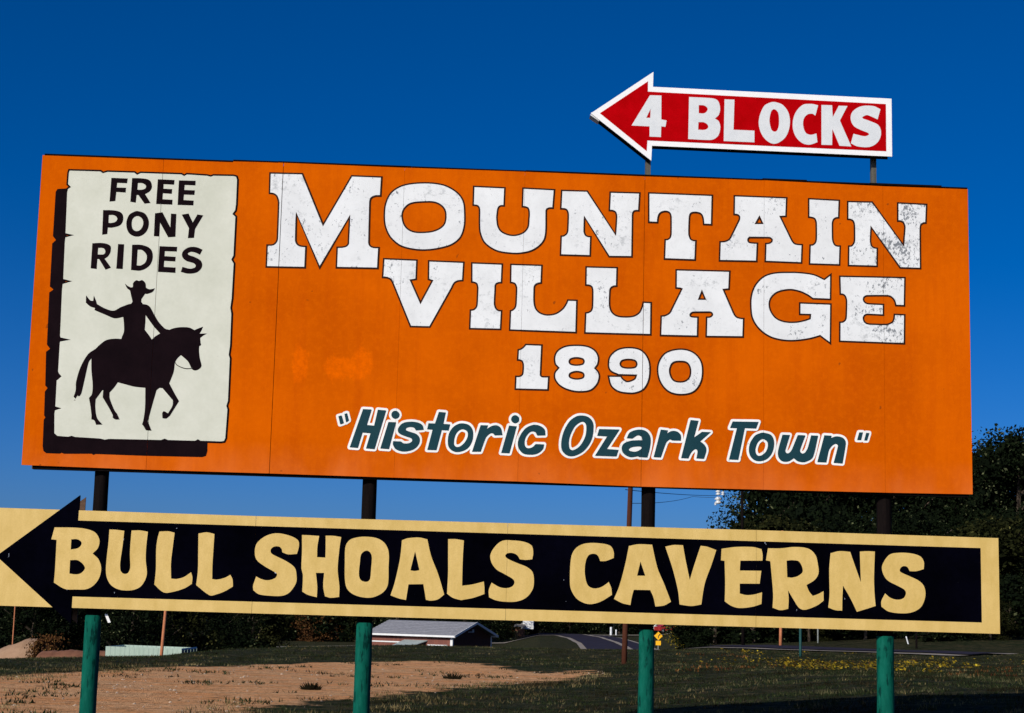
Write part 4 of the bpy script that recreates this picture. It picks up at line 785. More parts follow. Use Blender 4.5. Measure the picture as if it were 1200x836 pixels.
# ------------------------------------------------------------------ roads
M['asphalt'] = mat_plain('asphalt', (0.024, 0.022, 0.036), (0.038, 0.035, 0.052), 0.6, rough=0.95, spec=0.03)
M['gravel'] = mat_plain('gravel', (0.20, 0.17, 0.14), (0.34, 0.30, 0.26), 1.5, rough=0.95)
def ribbon(name, pts, mat, lift, kind='structure'):
    """pts: (x, y, half width); ribbon draped over the ground"""
    V, F = [], []; P = []
    for (a, b) in zip(pts, pts[1:]):
        for k in range(24):
            t = k / 24; P.append(tuple(a[i] + (b[i] - a[i]) * t for i in range(3)))
    P.append(pts[-1]); nn = 7
    for i, p in enumerate(P):
        a, b = P[max(0, i - 1)], P[min(len(P) - 1, i + 1)]
        d = Vector((b[0] - a[0], b[1] - a[1])).normalized(); nrm = Vector((d.y, -d.x))
        for k in range(nn):
            o = (k / (nn - 1) * 2 - 1) * p[2]; x, y = p[0] + nrm.x * o, p[1] + nrm.y * o
            V.append((x, y, ground_z(x, y) + lift))
    for i in range(len(P) - 1):
        for k in range(nn - 1): F.append((i * nn + k, i * nn + k + 1, (i + 1) * nn + k + 1, (i + 1) * nn + k))
    o = mesh_obj(name, V, F, mat, None, True); tag(o, kind=kind); return o
def gp(px, py, z, hw):
    """ground point seen at a pixel for ground height z"""
    d = vF + (px - 600) / FPX * vR - (py - 418) / FPX * vU; t = (z - CAMZ) / d.z
    return (d.x * t, d.y * t, hw)
right = [gp(850, 757, 0, 3.2), gp(960, 762, 0, 3.4), gp(1080, 766.5, 0, 3.0), gp(1160, 769.5, 0, 2.6)]
ribbon('road_verge', [(x, y, h + 1.3) for x, y, h in right], M['gravel'], 0.05)
ribbon('road', right, M['asphalt'], 0.09)
far = [(14.5, 165, 3.0), (17.0, 200, 3.2), (19.5, 245, 3.4), (20.5, 275, 3.6), (24, 290, 3.6)]
far = [(9.5, 130, 3.2), (11.2, 165, 3.2), (12.2, 200, 3.2), (12.6, 240, 3.4), (11.5, 268, 3.4), (4, 284, 3.2), (-12, 290, 3.0)]
ribbon('road_verge', [(x, y, h + 0.55) for x, y, h in far], M['gravel'], 0.06)
ribbon('road', far, M['asphalt'], 0.12)
ribbon('road_line', [(x + 0.9, y, 0.28) for x, y, h in far[:5]], M['gravel'], 0.17)
ribbon('gravel_road', [(-60, 190, 1.3), (-34, 205, 1.3), (-20, 222, 1.3), (-8, 245, 1.4), (2, 262, 1.5), (9, 266, 1.5)], M['gravel'], 0.10)
ribbon('side_road', [(13, 262, 2.6), (24, 262, 2.6), (40, 266, 2.6)], M['gravel'], 0.16)

# ------------------------------------------------------------------ the brick building with the grey roof
def mat_brick():
    n = NT('red_brown_siding')
    w_ = n.n('ShaderNodeTexBrick'); w_.inputs['Scale'].default_value = 3.0
    w_.inputs['Color1'].default_value = (0.20, 0.075, 0.055, 1); w_.inputs['Color2'].default_value = (0.15, 0.055, 0.045, 1); w_.inputs['Mortar'].default_value = (0.10, 0.05, 0.04, 1)
    n.link(n.vec((1, 1, 1)), w_.inputs[0]); f = n.noise(3, 4)
    n.bump(f, 0.2, 0.01)
    return n.out(n.mix(n.math('MULTIPLY', f, 0.4), w_.outputs[0], (0.12, 0.05, 0.04)), 0.85, 0.2)
M['brick'] = mat_brick()
M['dark_red'] = mat_plain('shaded_red_gable_boards', (0.045, 0.010, 0.010), (0.075, 0.016, 0.014), 2, stretch=(1, 1, 5))  # shade of the unlit gable end put into a darker red
M['roof'] = mat_plain('grey_shingles', (0.16, 0.165, 0.19), (0.27, 0.275, 0.31), 5, rough=0.9, stretch=(1, 1, 2))
M['trim'] = mat_plain('white_trim', (0.62, 0.64, 0.66), (0.72, 0.73, 0.74), 3)
M['tin'] = mat_plain('blue_grey_tin', (0.26, 0.31, 0.32), (0.36, 0.41, 0.41), 4, rough=0.5)
M['glass'] = mat_plain('dark_window_glass', (0.01, 0.012, 0.016), (0.02, 0.022, 0.03), 2, rough=0.1, spec=0.6)

D0 = 112.0
ridgeR = at(555.5, 730.7, D0); eaveFR = at(532.5, 745.6, D0 - 1.4); eaveBR = at(583.5, 748, D0 - 0.2)
# plan: long axis runs up and left, gable end turned to the right
E1 = Vector((eaveFR.x, eaveFR.y, 0)); 
ang = R(28)                                    # long axis direction, seen from above, left and away
Ld = Vector((-math.cos(ang), math.sin(ang), 0)); Wd = Vector((math.sin(ang), math.cos(ang), 0))
HL, HW = 6.9, 6.0
ez = eaveFR.z; rise = ridgeR.z - ez + 0.05
house = empty('brick_building', (E1.x, E1.y, ground_z(E1.x, E1.y)), 0)
house.rotation_euler = (0, 0, math.atan2(-Ld.y, -Ld.x))   # local +x points to the gable end, -x along the building
tag(house, 'low red brown building with grey shingle roof and white trim beyond the field', 'building')
gz = ground_z(E1.x, E1.y); ez -= gz; rz_ = ez + rise
# local: front eave corner at x=0,y=0 ; building runs to x=-HL, depth to y=+HW
ov = 0.35
m = MB(); m.box(-HL + ov, -ov, ov, HW - ov, -1.5, ez - 0.05); m.build('wall', M['brick'], house)
m = MB(); b = len(m.v)
def gable(x): return [(x, ov, -1.5), (x, HW - ov, -1.5), (x, HW - ov, ez - 0.06), (x, HW / 2, rz_ - 0.14), (x, ov, ez - 0.06)]
for xa, nm in ((-ov + 0.03, 'gable_wall'), (-HL + ov - 0.06, 'gable_wall')):
    m = MB(); A_ = gable(xa - 0.03); B_ = gable(xa); m.v = A_ + B_
    m.f = [(4, 3, 2, 1, 0), (5, 6, 7, 8, 9)] + [(i, (i + 1) % 5, 5 + (i + 1) % 5, 5 + i) for i in range(5)]
    m.build(nm, M['dark_red'], house)
roofs = []
rt = MB()
for s_y0, s_y1 in ((0.0, HW / 2), (HW, HW / 2)):
    m = MB(); th = 0.05
    rows = 9
    for k in range(rows):
        t0, t1 = k / rows, (k + 1) / rows
        y0 = s_y0 + (s_y1 - s_y0) * t0; y1 = s_y0 + (s_y1 - s_y0) * t1; z0 = ez + (rz_ - ez) * t0; z1 = ez + (rz_ - ez) * t1
        m.quad((-HL, y0, z0 + 0.035), (0, y0, z0 + 0.035), (0, y1, z1 + 0.01), (-HL, y1, z1 + 0.01))
        m.quad((-HL, y0, z0 + 0.0), (0, y0, z0 + 0.0), (0, y0, z0 + 0.035), (-HL, y0, z0 + 0.035))
    m.quad((-HL, s_y0, ez - 0.01), (0, s_y0, ez - 0.01), (0, s_y1, rz_ - 0.02), (-HL, s_y1, rz_ - 0.02))
    m.build('roof', M['roof'], house)
m = MB(); m.box(-HL, 0, -0.04, -0.003, ez - 0.10, ez + 0.02); m.build('fascia', M['trim'], house)
m = MB(); m.box(-HL, 0, HW + 0.003, HW + 0.04, ez - 0.10, ez + 0.02); m.build('fascia', M['trim'], house)
for (ya, yb) in ((0.0, HW / 2), (HW, HW / 2)):
    m = MB(); m.v = [(0.004, ya, ez - 0.12), (0.004, yb, rz_ - 0.12), (0.004, yb, rz_ + 0.03), (0.004, ya, ez + 0.03), (0.04, ya, ez - 0.12), (0.04, yb, rz_ - 0.12), (0.04, yb, rz_ + 0.03), (0.04, ya, ez + 0.03)]
    m.f = [(0, 1, 2, 3), (7, 6, 5, 4), (0, 4, 5, 1), (1, 5, 6, 2), (2, 6, 7, 3), (3, 7, 4, 0)]
    m.build('rake_board', M['trim'], house)
for yy in (ov - 0.03, HW - ov - 0.12):
    m = MB(); m.box(-ov - 0.14, -ov + 0.045, yy, yy + 0.15, -1.5, ez - 0.08); m.build('corner_board', M['trim'], house)
m = MB(); m.box(-HL + ov, -3.9, ov - 0.03, ov - 0.002, ez - 0.55, ez - 0.47); m.build('sill_band', M['trim'], house)
m = MB(); m.box(-2.2, -0.7, ov - 0.03, ov - 0.002, ez - 0.68, ez - 0.60); m.build('sill_band', M['trim'], house)
m = MB(); m.v = [(-4.3, ov - 1.1, ez - 0.72), (-2.8, ov - 1.1, ez - 0.72), (-2.2, ov - 0.01, ez - 0.34), (-4.0, ov - 0.01, ez - 0.34), (-4.3, ov - 1.1, ez - 0.76), (-2.8, ov - 1.1, ez - 0.76), (-2.2, ov - 0.01, ez - 0.38), (-4.0, ov - 0.01, ez - 0.38)]
m.f = [(0, 1, 2, 3), (7, 6, 5, 4), (0, 4, 5, 1), (1, 5, 6, 2), (2, 6, 7, 3), (3, 7, 4, 0)]; m.build('porch_roof', M['tin'], house)
lm = MB(); lm.box(-ov + 0.035, -ov + 0.07, HW * 0.40, HW * 0.52, ez + 0.22, ez + 0.27); lm.box(-ov + 0.035, -ov + 0.07, HW * 0.49, HW * 0.52, ez + 0.272, ez + 0.42); lm.build('gable_bracket', M['trim'], house)

# ------------------------------------------------------------------ the mint green shed on the left
M['mint'] = mat_plain('mint_green_siding', (0.38, 0.50, 0.41), (0.47, 0.58, 0.49), 2, stretch=(12, 1, 1), rough=0.5)
M['navyside'] = mat_plain('dark_blue_siding', (0.02, 0.035, 0.05), (0.03, 0.05, 0.07), 2)
dm = 60.0
A0 = at(124, 757.5, dm); A1 = at(213, 760.5, dm + 0.5); A2 = at(231, 758.5, dm + 3.0)
gzs = min(ground_z(A0.x, A0.y), ground_z(A1.x, A1.y)) - 0.2
shed = empty('mint_shed', (A0.x, A0.y, gzs)); tag(shed, 'long low mint green shed with dark blue end, half sunk behind the grass', 'shed')
L = Vector((A1.x - A0.x, A1.y - A0.y, 0)); B = Vector((A2.x - A1.x, A2.y - A1.y, 0))
def wall(name, p, q, za, zb, mat, ribs):
    m = MB(); d = (q - p); n_ = Vector((d.y, -d.x, 0)).normalized()
    for k in range(ribs):
        for (t0, t1, o) in ((k / ribs, (k + 0.85) / ribs, 0.0), ((k + 0.85) / ribs, (k + 1) / ribs, 0.008)):
            a = p + d * t0 + n_ * o; b = p + d * t1 + n_ * o; z0 = za + (zb - za) * t0; z1 = za + (zb - za) * t1
            m.quad((a.x, a.y, -1.0), (b.x, b.y, -1.0), (b.x, b.y, z1), (a.x, a.y, z0))
    return m.build(name, mat, shed)
O = Vector((0, 0, 0))
h0, h1, h2 = A0.z - gzs, A1.z - gzs, A2.z - gzs
wall('front_wall', O, L, h0, h1, M['mint'], 16); wall('end_wall', L, L + B, h1 - 0.02, h2 - 0.02, M['navyside'], 5)
wall('back_wall', L + B, B, h2 - 0.02, h0, M['mint'], 16); wall('end_wall', B, O, h0, h0, M['mint'], 5)
m = MB(); m.quad((0, 0, h0 - .2), (L.x, L.y, h1 - .2), (L.x + B.x, L.y + B.y, h2 - .2), (B.x, B.y, h0 - 0.2)); m.build('roof', M['tin'], shed)
m = MB(); e = 0.05
for p, q, za, zb in ((L, L + B, h1 - .02, h2 - .02),):
    m.quad((p.x, p.y - e, za - 0.03), (q.x, q.y - e, zb - 0.03), (q.x, q.y - e, zb + 0.03), (p.x, p.y - e, za + 0.03))
m.build('eave_trim', M['trim'], shed)

# ------------------------------------------------------------------ earth bank at the left edge
M['bank'] = mat_plain('pale_tan_earth', (0.26, 0.155, 0.09), (0.38, 0.24, 0.15), 1.2, rough=0.95)
M['redbank'] = mat_plain('red_clay', (0.13, 0.050, 0.028), (0.24, 0.11, 0.06), 1.0, rough=0.95, stretch=(1, 1, 4))
def mound(name, px0, px1, d, prof, depth, mat, label):
    V, F = [], []; n = 40; k = 12
    for i in range(n + 1):
        px = px0 + (px1 - px0) * i / n; top = at(px, lerp(prof, px), d)
        for j in range(k + 1):
            t = j / k; y = d - depth + 2 * depth * t; zb = ground_z(top.x, y) - 0.1
            f = math.sin(math.pi * t) ** 1.3
            edge = min(1, (i + 0.0) / 3, (n - i) / 3)
            z = zb + max(0, (top.z - zb)) * f * edge
            V.append((top.x, y, z + 0.07 * mnoise.noise(Vector((top.x * 2, y * 2, 0))) + 0.05 * mnoise.noise(Vector((top.x * 6, y * 6, 0)))))
    for i in range(n):
        for j in range(k): F.append((i * (k + 1) + j, (i + 1) * (k + 1) + j, (i + 1) * (k + 1) + j + 1, i * (k + 1) + j + 1))
    o = mesh_obj(name, V, F, mat, None, True); tag(o, kind='structure'); return o
mound('earth_bank', -60, 62, 76, [(-60, 772), (0, 761), (18, 754), (34, 748.5), (48, 749), (62, 758)], 3.5, M['bank'], '')
mound('clay_bank', 40, 140, 66, [(40, 770), (50, 763), (95, 762), (120, 763), (140, 764)], 2.0, M['redbank'], '')

# ------------------------------------------------------------------ poles and wires
M['rust'] = mat_plain('rusty_red_pole', (0.050, 0.018, 0.011), (0.090, 0.032, 0.019), 3, stretch=(3, 3, 0.6), rough=0.9, spec=0.03)
M['orange_wood'] = mat_plain('orange_brown_wood', (0.35, 0.12, 0.05), (0.50, 0.19, 0.09), 3, rough=0.8)
M['pole_green'] = mat_plain('dark_green_pole', (0.006, 0.045, 0.045), (0.010, 0.07, 0.065), 3)
M['pole_grey'] = mat_plain('grey_steel_pole', (0.16, 0.18, 0.17), (0.24, 0.26, 0.25), 3)
M['wire'] = mat_plain('black_wire', (0.01, 0.01, 0.012), (0.02, 0.02, 0.022), 3)
M['ceramic'] = mat_plain('white_ceramic', (0.55, 0.57, 0.60), (0.62, 0.64, 0.65), 3, rough=0.25, spec=0.6)
def pole(name, px, py_base, d, r, ztop_, mat, label, cat='pole', lean=0.0, group=None):
    p = at(px, py_base, d); z = min(p.z, ground_z(p.x, d))
    o = empty(name, (p.x, d, z)); tag(o, label, cat, group)
    MB().tube((0, 0, -0.3), (lean, 0, ztop_ - z), r, r * 0.85, 10, True, 0.05, 6).build('shaft', mat, o, True); return o
up = pole('utility_pole', 731, 781, 50.0, 0.085, 6.6, M['rust'], 'thin rusty red pole standing just left of the third green post', 'utility pole', 0.15)
topz = 6.0
m = MB(); m.box(-0.5 + 0.15, 0.5 + 0.15, -0.10, -0.04, topz - up.location.z - 0.06, topz - up.location.z + 0.06); m.build('crossarm', M['rust'], up)
# pole with insulators at the left edge of the right wood
ip = at(841.5, 582, 88.0)
p2 = empty('utility_pole', (ip.x + 0.35, 88.0, ground_z(ip.x, 88.0))); tag(p2, 'utility pole with white insulators at the left edge of the dark wood', 'utility pole')
MB().tube((1.0, 0, -0.3), (0.9, 0, ip.z + 0.5 - p2.location.z), 0.10, 0.07, 10, True, 0.05, 4).build('shaft', M['tar'], p2, True)
def insul(dx, z, s):
    m = MB(); zz = z - p2.location.z
    for k, (r0, r1, h) in enumerate(((0.05, 0.16, 0.10), (0.16, 0.06, 0.04), (0.06, 0.15, 0.09), (0.15, 0.04, 0.05))):
        m.tube((dx, -0.15, zz), (dx, -0.15, zz - h * s), r0 * s, r1 * s, 12, True); zz -= h * s
    m.build('insulator', M['ceramic'], p2, True)
insul(-0.36, at(841, 574.5, 88).z, 1.0); insul(-0.36, at(841, 582.5, 88).z, 1.35); insul(-0.50, at(838, 589.5, 88).z, 0.5); insul(-0.12, at(846, 576.5, 88).z, 0.7)
m = MB(); zz = at(841, 574, 88).z - p2.location.z; m.box(-0.55, 1.1, -0.2, -0.1, zz + 0.02, zz + 0.10); m.build('crossarm', M['tar'], p2)
def wire(p, q, sag, label, r=0.012):
    m = MB(); n = 14; P = [Vector(p).lerp(Vector(q), i / n) - Vector((0, 0, sag * 4 * (i / n) * (1 - i / n))) for i in range(n + 1)]
    for a, b in zip(P, P[1:]): m.tube(a, b, r, r, 5, False)
    o = m.build('wire', M['wire']); tag(o, label, 'wire', 'wires between the poles'); return o
wire(at(733, 574, 50), at(841, 581, 88), 0.05, 'upper thin wire from the rusty pole to the white insulators')
wire(at(739, 590, 50), at(812, 582, 88), 0.10, 'lower sagging wire leaving the rusty pole to the right', 0.010)
wire(at(812, 582, 88), at(838, 583, 88), 0.02, 'short wire ending at the lowest white insulator', 0.010)

pole('wooden_pole', 188.5, 770, 55.0, 0.055, at(196, 690, 55).z, M['orange_wood'], 'leaning orange brown stake in front of the mint green shed', 'pole', 0.10)
pole('wooden_pole', 16, 735, 78.0, 0.032, at(16, 690, 78).z, M['orange_wood'], 'thin orange brown stake under the left end of the yellow board', 'pole', 0.0)
pole('wooden_pole', 914.5, 757, 88.0, 0.085, at(914.5, 622, 88).z, M['orange_wood'], 'orange red pole beside the road, right of the yellow leaved bush', 'pole', 0.1)
pole('steel_pole', 938, 771, 66.0, 0.055, at(938, 660, 66).z, M['pole_green'], 'thin dark green pole at the near edge of the right road', 'pole')
pole('steel_pole', 958.5, 754, 98.0, 0.045, at(958, 690, 98).z, M['pole_grey'], 'thin grey pole behind the right road', 'pole')
pole('marker_post', 1074, 757, 90.0, 0.06, at(1074, 738, 90).z, M['tar'], 'short dark stake behind the right road', 'post')
pole('marker_post', 1066, 751, 96.0, 0.045, at(1065, 746, 96).z, M['ceramic'], 'small white marker leaning behind the right road', 'post', -0.2)
pole('marker_post', 716, 741, 262.0, 0.20, at(716, 735, 262).z, M['ceramic'], 'white roadside post left of the rusty pole', 'post')
pole('marker_post', 722, 741, 262.0, 0.13, at(722, 738, 262).z, M['ceramic'], 'smaller white roadside post next to the rusty pole', 'post')

# yellow warning sign beside the far road
M['sign_yellow'] = mat_plain('warning_yellow', (0.80, 0.42, 0.01), (0.85, 0.46, 0.012), 3)
dsg = 160.0; c = at(771.5, 745.5, dsg); gzz = ground_z(c.x, dsg)
ws = empty('warning_sign', (c.x, dsg, gzz)); tag(ws, 'yellow diamond warning sign with a small plate below, right of the third post', 'road sign')
MB().tube((0, 0.05, -0.3), (0, 0.05, c.z - gzz + 0.4), 0.05, 0.05, 8).build('sign_pole', M['pole_grey'], ws)
z = c.z - gzz; k = 0.40
m = MB(); m.prism([(0, z - k), (k, z), (0, z + k), (-k, z)], -0.02, 0.0); dmd = m.build('diamond_plate', M['sign_yellow'], ws)
m = MB(); m.prism([(-0.03, z - 0.2), (0.04, z - 0.2), (0.04, z - 0.02), (0.14, z + 0.08), (0.16, z + 0.02), (0.2, z + 0.2), (0.04, z + 0.18), (0.09, z + 0.13), (-0.03, z + 0.02)], -0.03, -0.022); m.build('curve_arrow', M['wire'], dmd)
m = MB(); m.box(-0.24, 0.24, -0.02, 0.0, z - 0.86, z - 0.45); m.build('speed_plate', M['sign_yellow'], ws)
# ------------------------------------------------------------------ vehicles far down the road
M['car_white'] = mat_plain('white_car_paint', (0.75, 0.77, 0.78), (0.8, 0.8, 0.8), 2, rough=0.25, spec=0.5)
M['car_red'] = mat_plain('red_car_paint', (0.30, 0.02, 0.02), (0.36, 0.03, 0.03), 2, rough=0.25, spec=0.5)
M['tyre'] = mat_plain('tyre_rubber', (0.015, 0.015, 0.015), (0.025, 0.025, 0.025), 5, rough=0.9)
def vehicle(name, x, y, rz, paint_, van, label, zz=None):
    r = empty(name, (x, y, (ground_z(x, y) + 0.12) if zz is None else zz), rz); tag(r, label, 'van' if van else 'car')
    if van: prof = [(-2.4, .35), (2.4, .35), (2.45, 1.0), (1.9, 1.2), (1.4, 1.95), (-2.35, 2.0), (-2.4, 1.2)]
    else: prof = [(-2.2, .32), (2.2, .32), (2.25, .75), (1.2, .92), (0.55, 1.4), (-1.1, 1.42), (-1.8, .98), (-2.25, .92)]
    m = MB(); b = len(m.v); n = len(prof)
    rings = [(-0.92, 0.93), (-0.85, 1.0), (0.85, 1.0), (0.92, 0.93)]
    for (yy, s) in rings: m.v += [(px_ * s, yy, .35 + (pz - .35) * s) for px_, pz in prof]
    m.f.append(tuple(range(n))); m.f.append(tuple(range(4 * n - 1, 3 * n - 1, -1)))
    for q in range(3):
        for i in range(n): j = (i + 1) % n; m.f.append((q * n + i, (q + 1) * n + i, (q + 1) * n + j, q * n + j))
    m.build('body', paint_, r)
    for sy in (-0.935, 0.915):
        m = MB(); 
        if van: m.box(-1.9, 1.2, sy, sy + 0.02, 1.25, 1.72)
        else: m.prism([(-1.5, .98), (1.0, .95), (0.5, 1.32), (-1.0, 1.34)], sy, sy + 0.02)
        m.build('side_window', M['glass'], r)
    for wx in (-1.45, 1.45):
        for wy in (-0.86, 0.86):
            wheel = MB().tube((wx, wy - 0.1, 0.32), (wx, wy + 0.1, 0.32), 0.32, 0.32, 14).build('wheel', M['tyre'], r)
            MB().tube((wx, wy - 0.112, 0.32), (wx, wy + 0.112, 0.32), 0.17, 0.17, 10).build('rim', M['pole_grey'], wheel)
v = at(618, 739, 284); vehicle('parked_van', v.x, 284, R(93), M['car_white'], True, 'white van far away where the road bends, left of the third post', v.z - 0.1)
v = at(784, 741, 270); vehicle('parked_car', v.x, 270, R(20), M['car_red'], False, 'dark red car far away right of the yellow warning sign', v.z - 0.1)
v = at(776, 740, 278); vehicle('parked_car', v.x, 278, R(160), M['car_white'], False, 'white car far away just above the yellow warning sign', v.z - 0.1)

# small hut glimpsed by the trees
v = at(609, 737, 279)
hb = empty('distant_shed', (v.x, 279, ground_z(v.x, 279))); tag(hb, 'small distant shed with pale roof right of the grey roofed building', 'shed')
zz = v.z - hb.location.z
m = MB(); m.box(-0.7, 0.8, 0, 2, -0.3, zz); m.build('wall', M['redbank'], hb)
m = MB(); m.v = [(-1.0, -0.4, zz + 0.3), (1.1, -0.4, zz + 0.3), (0.9, 1.2, zz + 0.75), (-0.8, 1.2, zz + 0.75), (1.1, 2.6, zz + 0.3), (-1.0, 2.6, zz + 0.3)]; m.f = [(0, 1, 2, 3), (3, 2, 4, 5), (0, 3, 5), (1, 4, 2)]
m.build('roof', M['gravel'], hb)

# ------------------------------------------------------------------ grass blades, dry stalks, flowers, stones
def blades(name, n, pick, hgt, wid, mat, per=5, lean=0.5, seed=1):
    rr = np.random.RandomState(seed); V = []; T = []
    tries = 0; cnt = 0
    while cnt < n and tries < n * 12:
        tries += 1
        y = 20 + (82 - 20) * rr.rand() ** 0.9; x = (rr.rand() * 0.68 - 0.34) * y
        p = pick(x, y, rr)
        if not p: continue
        z = ground_z(x, y); cnt += 1; tone = 0.5 + 0.9 * nz_(x, y, 0.7, 31) + 0.5 * nz_(x, y, 2.5, 33)
        for _ in range(per):
            a = rr.rand() * 6.283; h = hgt * (0.5 + rr.rand()) * p; wv = wid * (0.6 + 0.8 * rr.rand())
            ox, oy = rr.normal() * 0.06, rr.normal() * 0.06; lx, ly_ = math.cos(a) * h * lean * rr.rand(), math.sin(a) * h * lean * rr.rand()
            b = rr.rand() * 3.14; dx, dy = math.cos(b) * wv, math.sin(b) * wv
            V += [(x + ox - dx, y + oy - dy, z - 0.02), (x + ox + dx, y + oy + dy, z - 0.02), (x + ox + lx, y + oy + ly_, z + h)]; T.append(min(1, max(0, tone + rr.normal() * 0.2)))
    V = np.array(V, dtype=np.float32); k = len(V) // 3
    me = bpy.data.meshes.new(name); me.vertices.add(len(V)); me.vertices.foreach_set('co', V.reshape(-1))
    me.loops.add(len(V)); me.loops.foreach_set('vertex_index', np.arange(len(V))); me.polygons.add(k); me.polygons.foreach_set('loop_start', np.arange(0, len(V), 3))
    me.update(calc_edges=True); a_ = me.attributes.new('tone', 'FLOAT', 'FACE'); a_.data.foreach_set('value', np.array(T, dtype=np.float32))
    me.materials.append(mat); o = bpy.data.objects.new(name, me); col.objects.link(o); tag(o, kind='stuff'); return o
GX = np.arange(-32, 32, 0.25); GY = np.arange(18, 90, 0.25); GD = dirt_dist(*np.meshgrid(GX, GY))
def dd(x, y): return float(GD[min(len(GY) - 1, int((y - 18) / 0.25)), min(len(GX) - 1, max(0, int((x + 32) / 0.25)))])
def nz_(x, y, s, k=0): return mnoise.noise(Vector((x * s, y * s, k)))
M['blade'] = mat_leaf('grass_blades', (0.012, 0.010, 0.005), (0.017, 0.027, 0.010), (0.085, 0.080, 0.040), 0.0)
M['straw'] = mat_leaf('dry_grass_blades', (0.05, 0.035, 0.018), (0.13, 0.10, 0.045), (0.27, 0.21, 0.10), 0.0)
M['petal'] = mat_leaf('yellow_flower_heads', (0.07, 0.05, 0.008), (0.22, 0.15, 0.012), (0.50, 0.38, 0.03), 0.0)
M['litter'] = mat_leaf('rust_leaf_litter', (0.04, 0.014, 0.006), (0.10, 0.04, 0.012), (0.22, 0.10, 0.03), 0.0)
blades('grass', 42000, lambda x, y, r: (0.0 if dd(x, y) + nz_(x, y, .6) * 1.6 > 0 or nz_(x, y * 1.4, .9, 14) + 0.5 * nz_(x, y, 2.4, 15) > 0.16 else (0.5 + 0.8 * max(0, nz_(x, y, .8, 2) + .3))), 0.048, 0.010, M['blade'], 5, 1.4)
blades('dry_grass', 2600, lambda x, y, r: (1.0 if -1.6 < dd(x, y) + nz_(x, y, .8) * 1.5 < 0.9 and nz_(x, y, .5, 5) > -0.05 and y < 44 else 0.0), 0.055, 0.008, M['straw'], 5, 1.2, 3)
blades('dry_tufts', 1500, lambda x, y, r: (1.1 if dd(x, y) < -1.5 and nz_(x, y * 1.5, .5, 25) > 0.12 else 0.0), 0.05, 0.010, M['straw'], 4, 1.3, 12)
blades('weeds', 900, lambda x, y, r: (1.2 if dd(x, y) > 0.4 and nz_(x, y, .45, 9) > 0.16 else 0.0), 0.045, 0.018, M['blade'], 6, 1.6, 4)
def fl_pick(x, y, r):
    u = x / y
    if u < 0.12 or y < 36 or y > 66: return 0.0
    return 1.0 if nz_(x * 0.6, y * 0.9, .33, 12) > 0.16 and nz_(x, y, 1.3, 4) > 0.0 else 0.0
def heads(name, n, pick, size, up, mat, seed):
    rr = np.random.RandomState(seed); V = []; T = []; c = 0; tr = 0
    while c < n and tr < n * 30:
        tr += 1; y = 34 + 36 * rr.rand(); x = (0.08 + rr.rand() * 0.26) * y
        if not pick(x, y): continue
        c += 1; z = ground_z(x, y)
        for _ in range(6):
            px_, py_, pz = x + rr.normal() * 0.10, y + rr.normal() * 0.10, z + up * (0.4 + rr.rand()); q = size * (0.5 + rr.rand()); a = rr.rand() * 3.14; t = rr.normal() * 0.4
            dx, dy = math.cos(a) * q, math.sin(a) * q
            V += [(px_ - dx, py_ - dy, pz), (px_ + dy, py_ - dx, pz + t * q), (px_ + dx, py_ + dy, pz + 0.4 * q), (px_ - dy, py_ + dx, pz - t * q + 0.6 * q)]; T.append(rr.rand())
    V = np.array(V); k = len(V) // 4
    me = bpy.data.meshes.new(name); me.from_pydata([tuple(v) for v in V], [], [(4 * i, 4 * i + 1, 4 * i + 2, 4 * i + 3) for i in range(k)])
    a_ = me.attributes.new('tone', 'FLOAT', 'FACE'); a_.data.foreach_set('value', np.array(T, dtype=np.float32)); me.materials.append(mat)
    o = bpy.data.objects.new(name, me); col.objects.link(o); tag(o, kind='stuff')
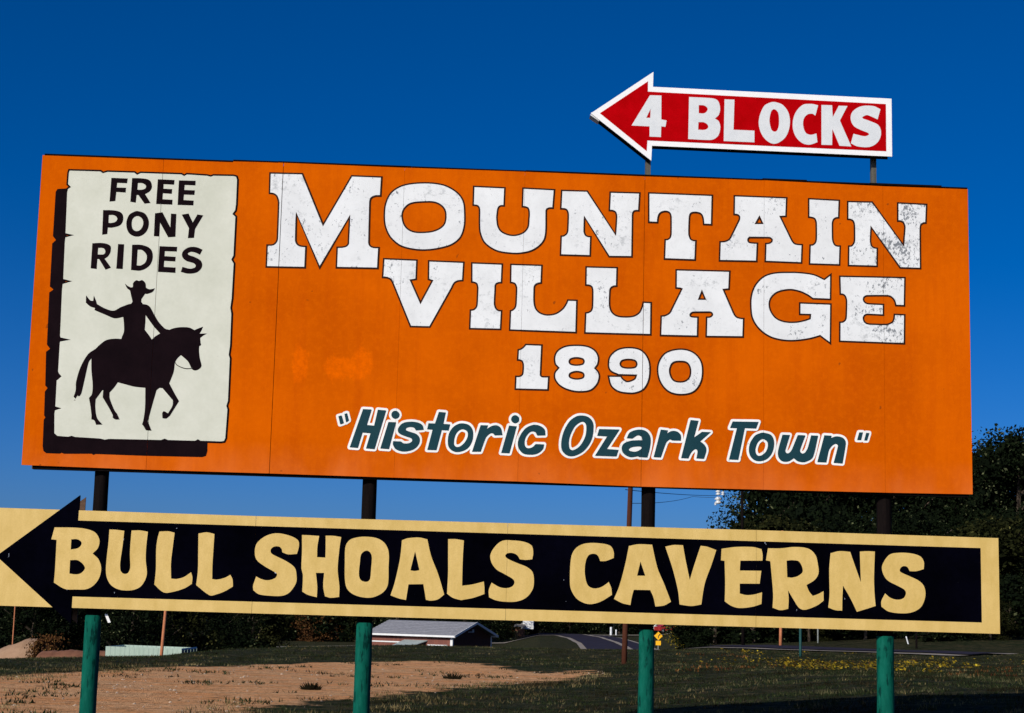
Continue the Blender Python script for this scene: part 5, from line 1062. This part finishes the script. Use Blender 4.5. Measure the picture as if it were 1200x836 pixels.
def fl_pick(x, y):
    u = x / y
    if u < 0.13 + 0.05 * nz_(x, y, .3, 1) or y < 38 or y > 68: return False
    w_ = 1 - abs(y - 52) / 16
    return nz_(x * 0.8, y * 0.30, .6, 12) * 1.6 + nz_(x, y * .5, 1.6, 4) * 0.9 > 0.44
heads('yellow_flowers', 260, fl_pick, 0.034, 0.15, M['petal'], 6)
blades('leaf_litter', 500, lambda x, y, r: (0.6 if x / y > 0.10 and 40 < y < 70 and nz_(x, y, .3, 21) > 0.18 else 0.0), 0.10, 0.03, M['litter'], 3, 0.8, 8)
# stones and clods in the bare earth
M['stone'] = mat_plain('pale_stones', (0.30, 0.20, 0.13), (0.52, 0.42, 0.32), 4, rough=0.9)
rr = np.random.RandomState(3); m = MB(); cnt = 0
while cnt < 520:
    y = 21 + 24 * rr.rand(); x = (rr.rand() * 0.4 - 0.34) * y
    if dd(x, y) < -0.3: continue
    cnt += 1; s = 0.012 + 0.03 * rr.rand() ** 3; z = ground_z(x, y); b = len(m.v)
    for (dx, dy, dz_) in ((1, 0, 0), (0, 1, .1), (-1, .1, 0), (0, -1, 0), (.1, .1, .9)):
        m.v.append((x + dx * s * (0.7 + 0.6 * rr.rand()), y + dy * s * (0.7 + 0.6 * rr.rand()), z + dz_ * s * 0.8))
    m.f += [(b, b + 1, b + 4), (b + 1, b + 2, b + 4), (b + 2, b + 3, b + 4), (b + 3, b, b + 4)]
o = m.build('stones', M['stone']); tag(o, kind='stuff')
# the two low weeds standing alone on the earth
for px, py, w_, lab in ((365, 809, 0.55, 'low dark weed alone on the bare earth left of the second post'), (531, 794, 0.7, 'flat dark weed on the bare earth right of the second post')):
    x, y = flat(px, py); z = ground_z(x, y); m = MB(); r3 = random.Random(px)
    for _ in range(120):
        a = r3.random() * 6.28; q = w_ * 0.5 * r3.random(); bx, by = x + math.cos(a) * q * 0.6, y + math.sin(a) * q * 0.5; h = 0.05 + 0.13 * r3.random() * (1 - q / w_)
        b = len(m.v); m.v += [(bx - .02, by, z - .01), (bx + .02, by, z - .01), (bx + math.cos(a) * .08, by + math.sin(a) * .05, z + h)]; m.f.append((b, b + 1, b + 2))
    o = m.build('weed', M['blade']); tag(o, lab, 'weed')
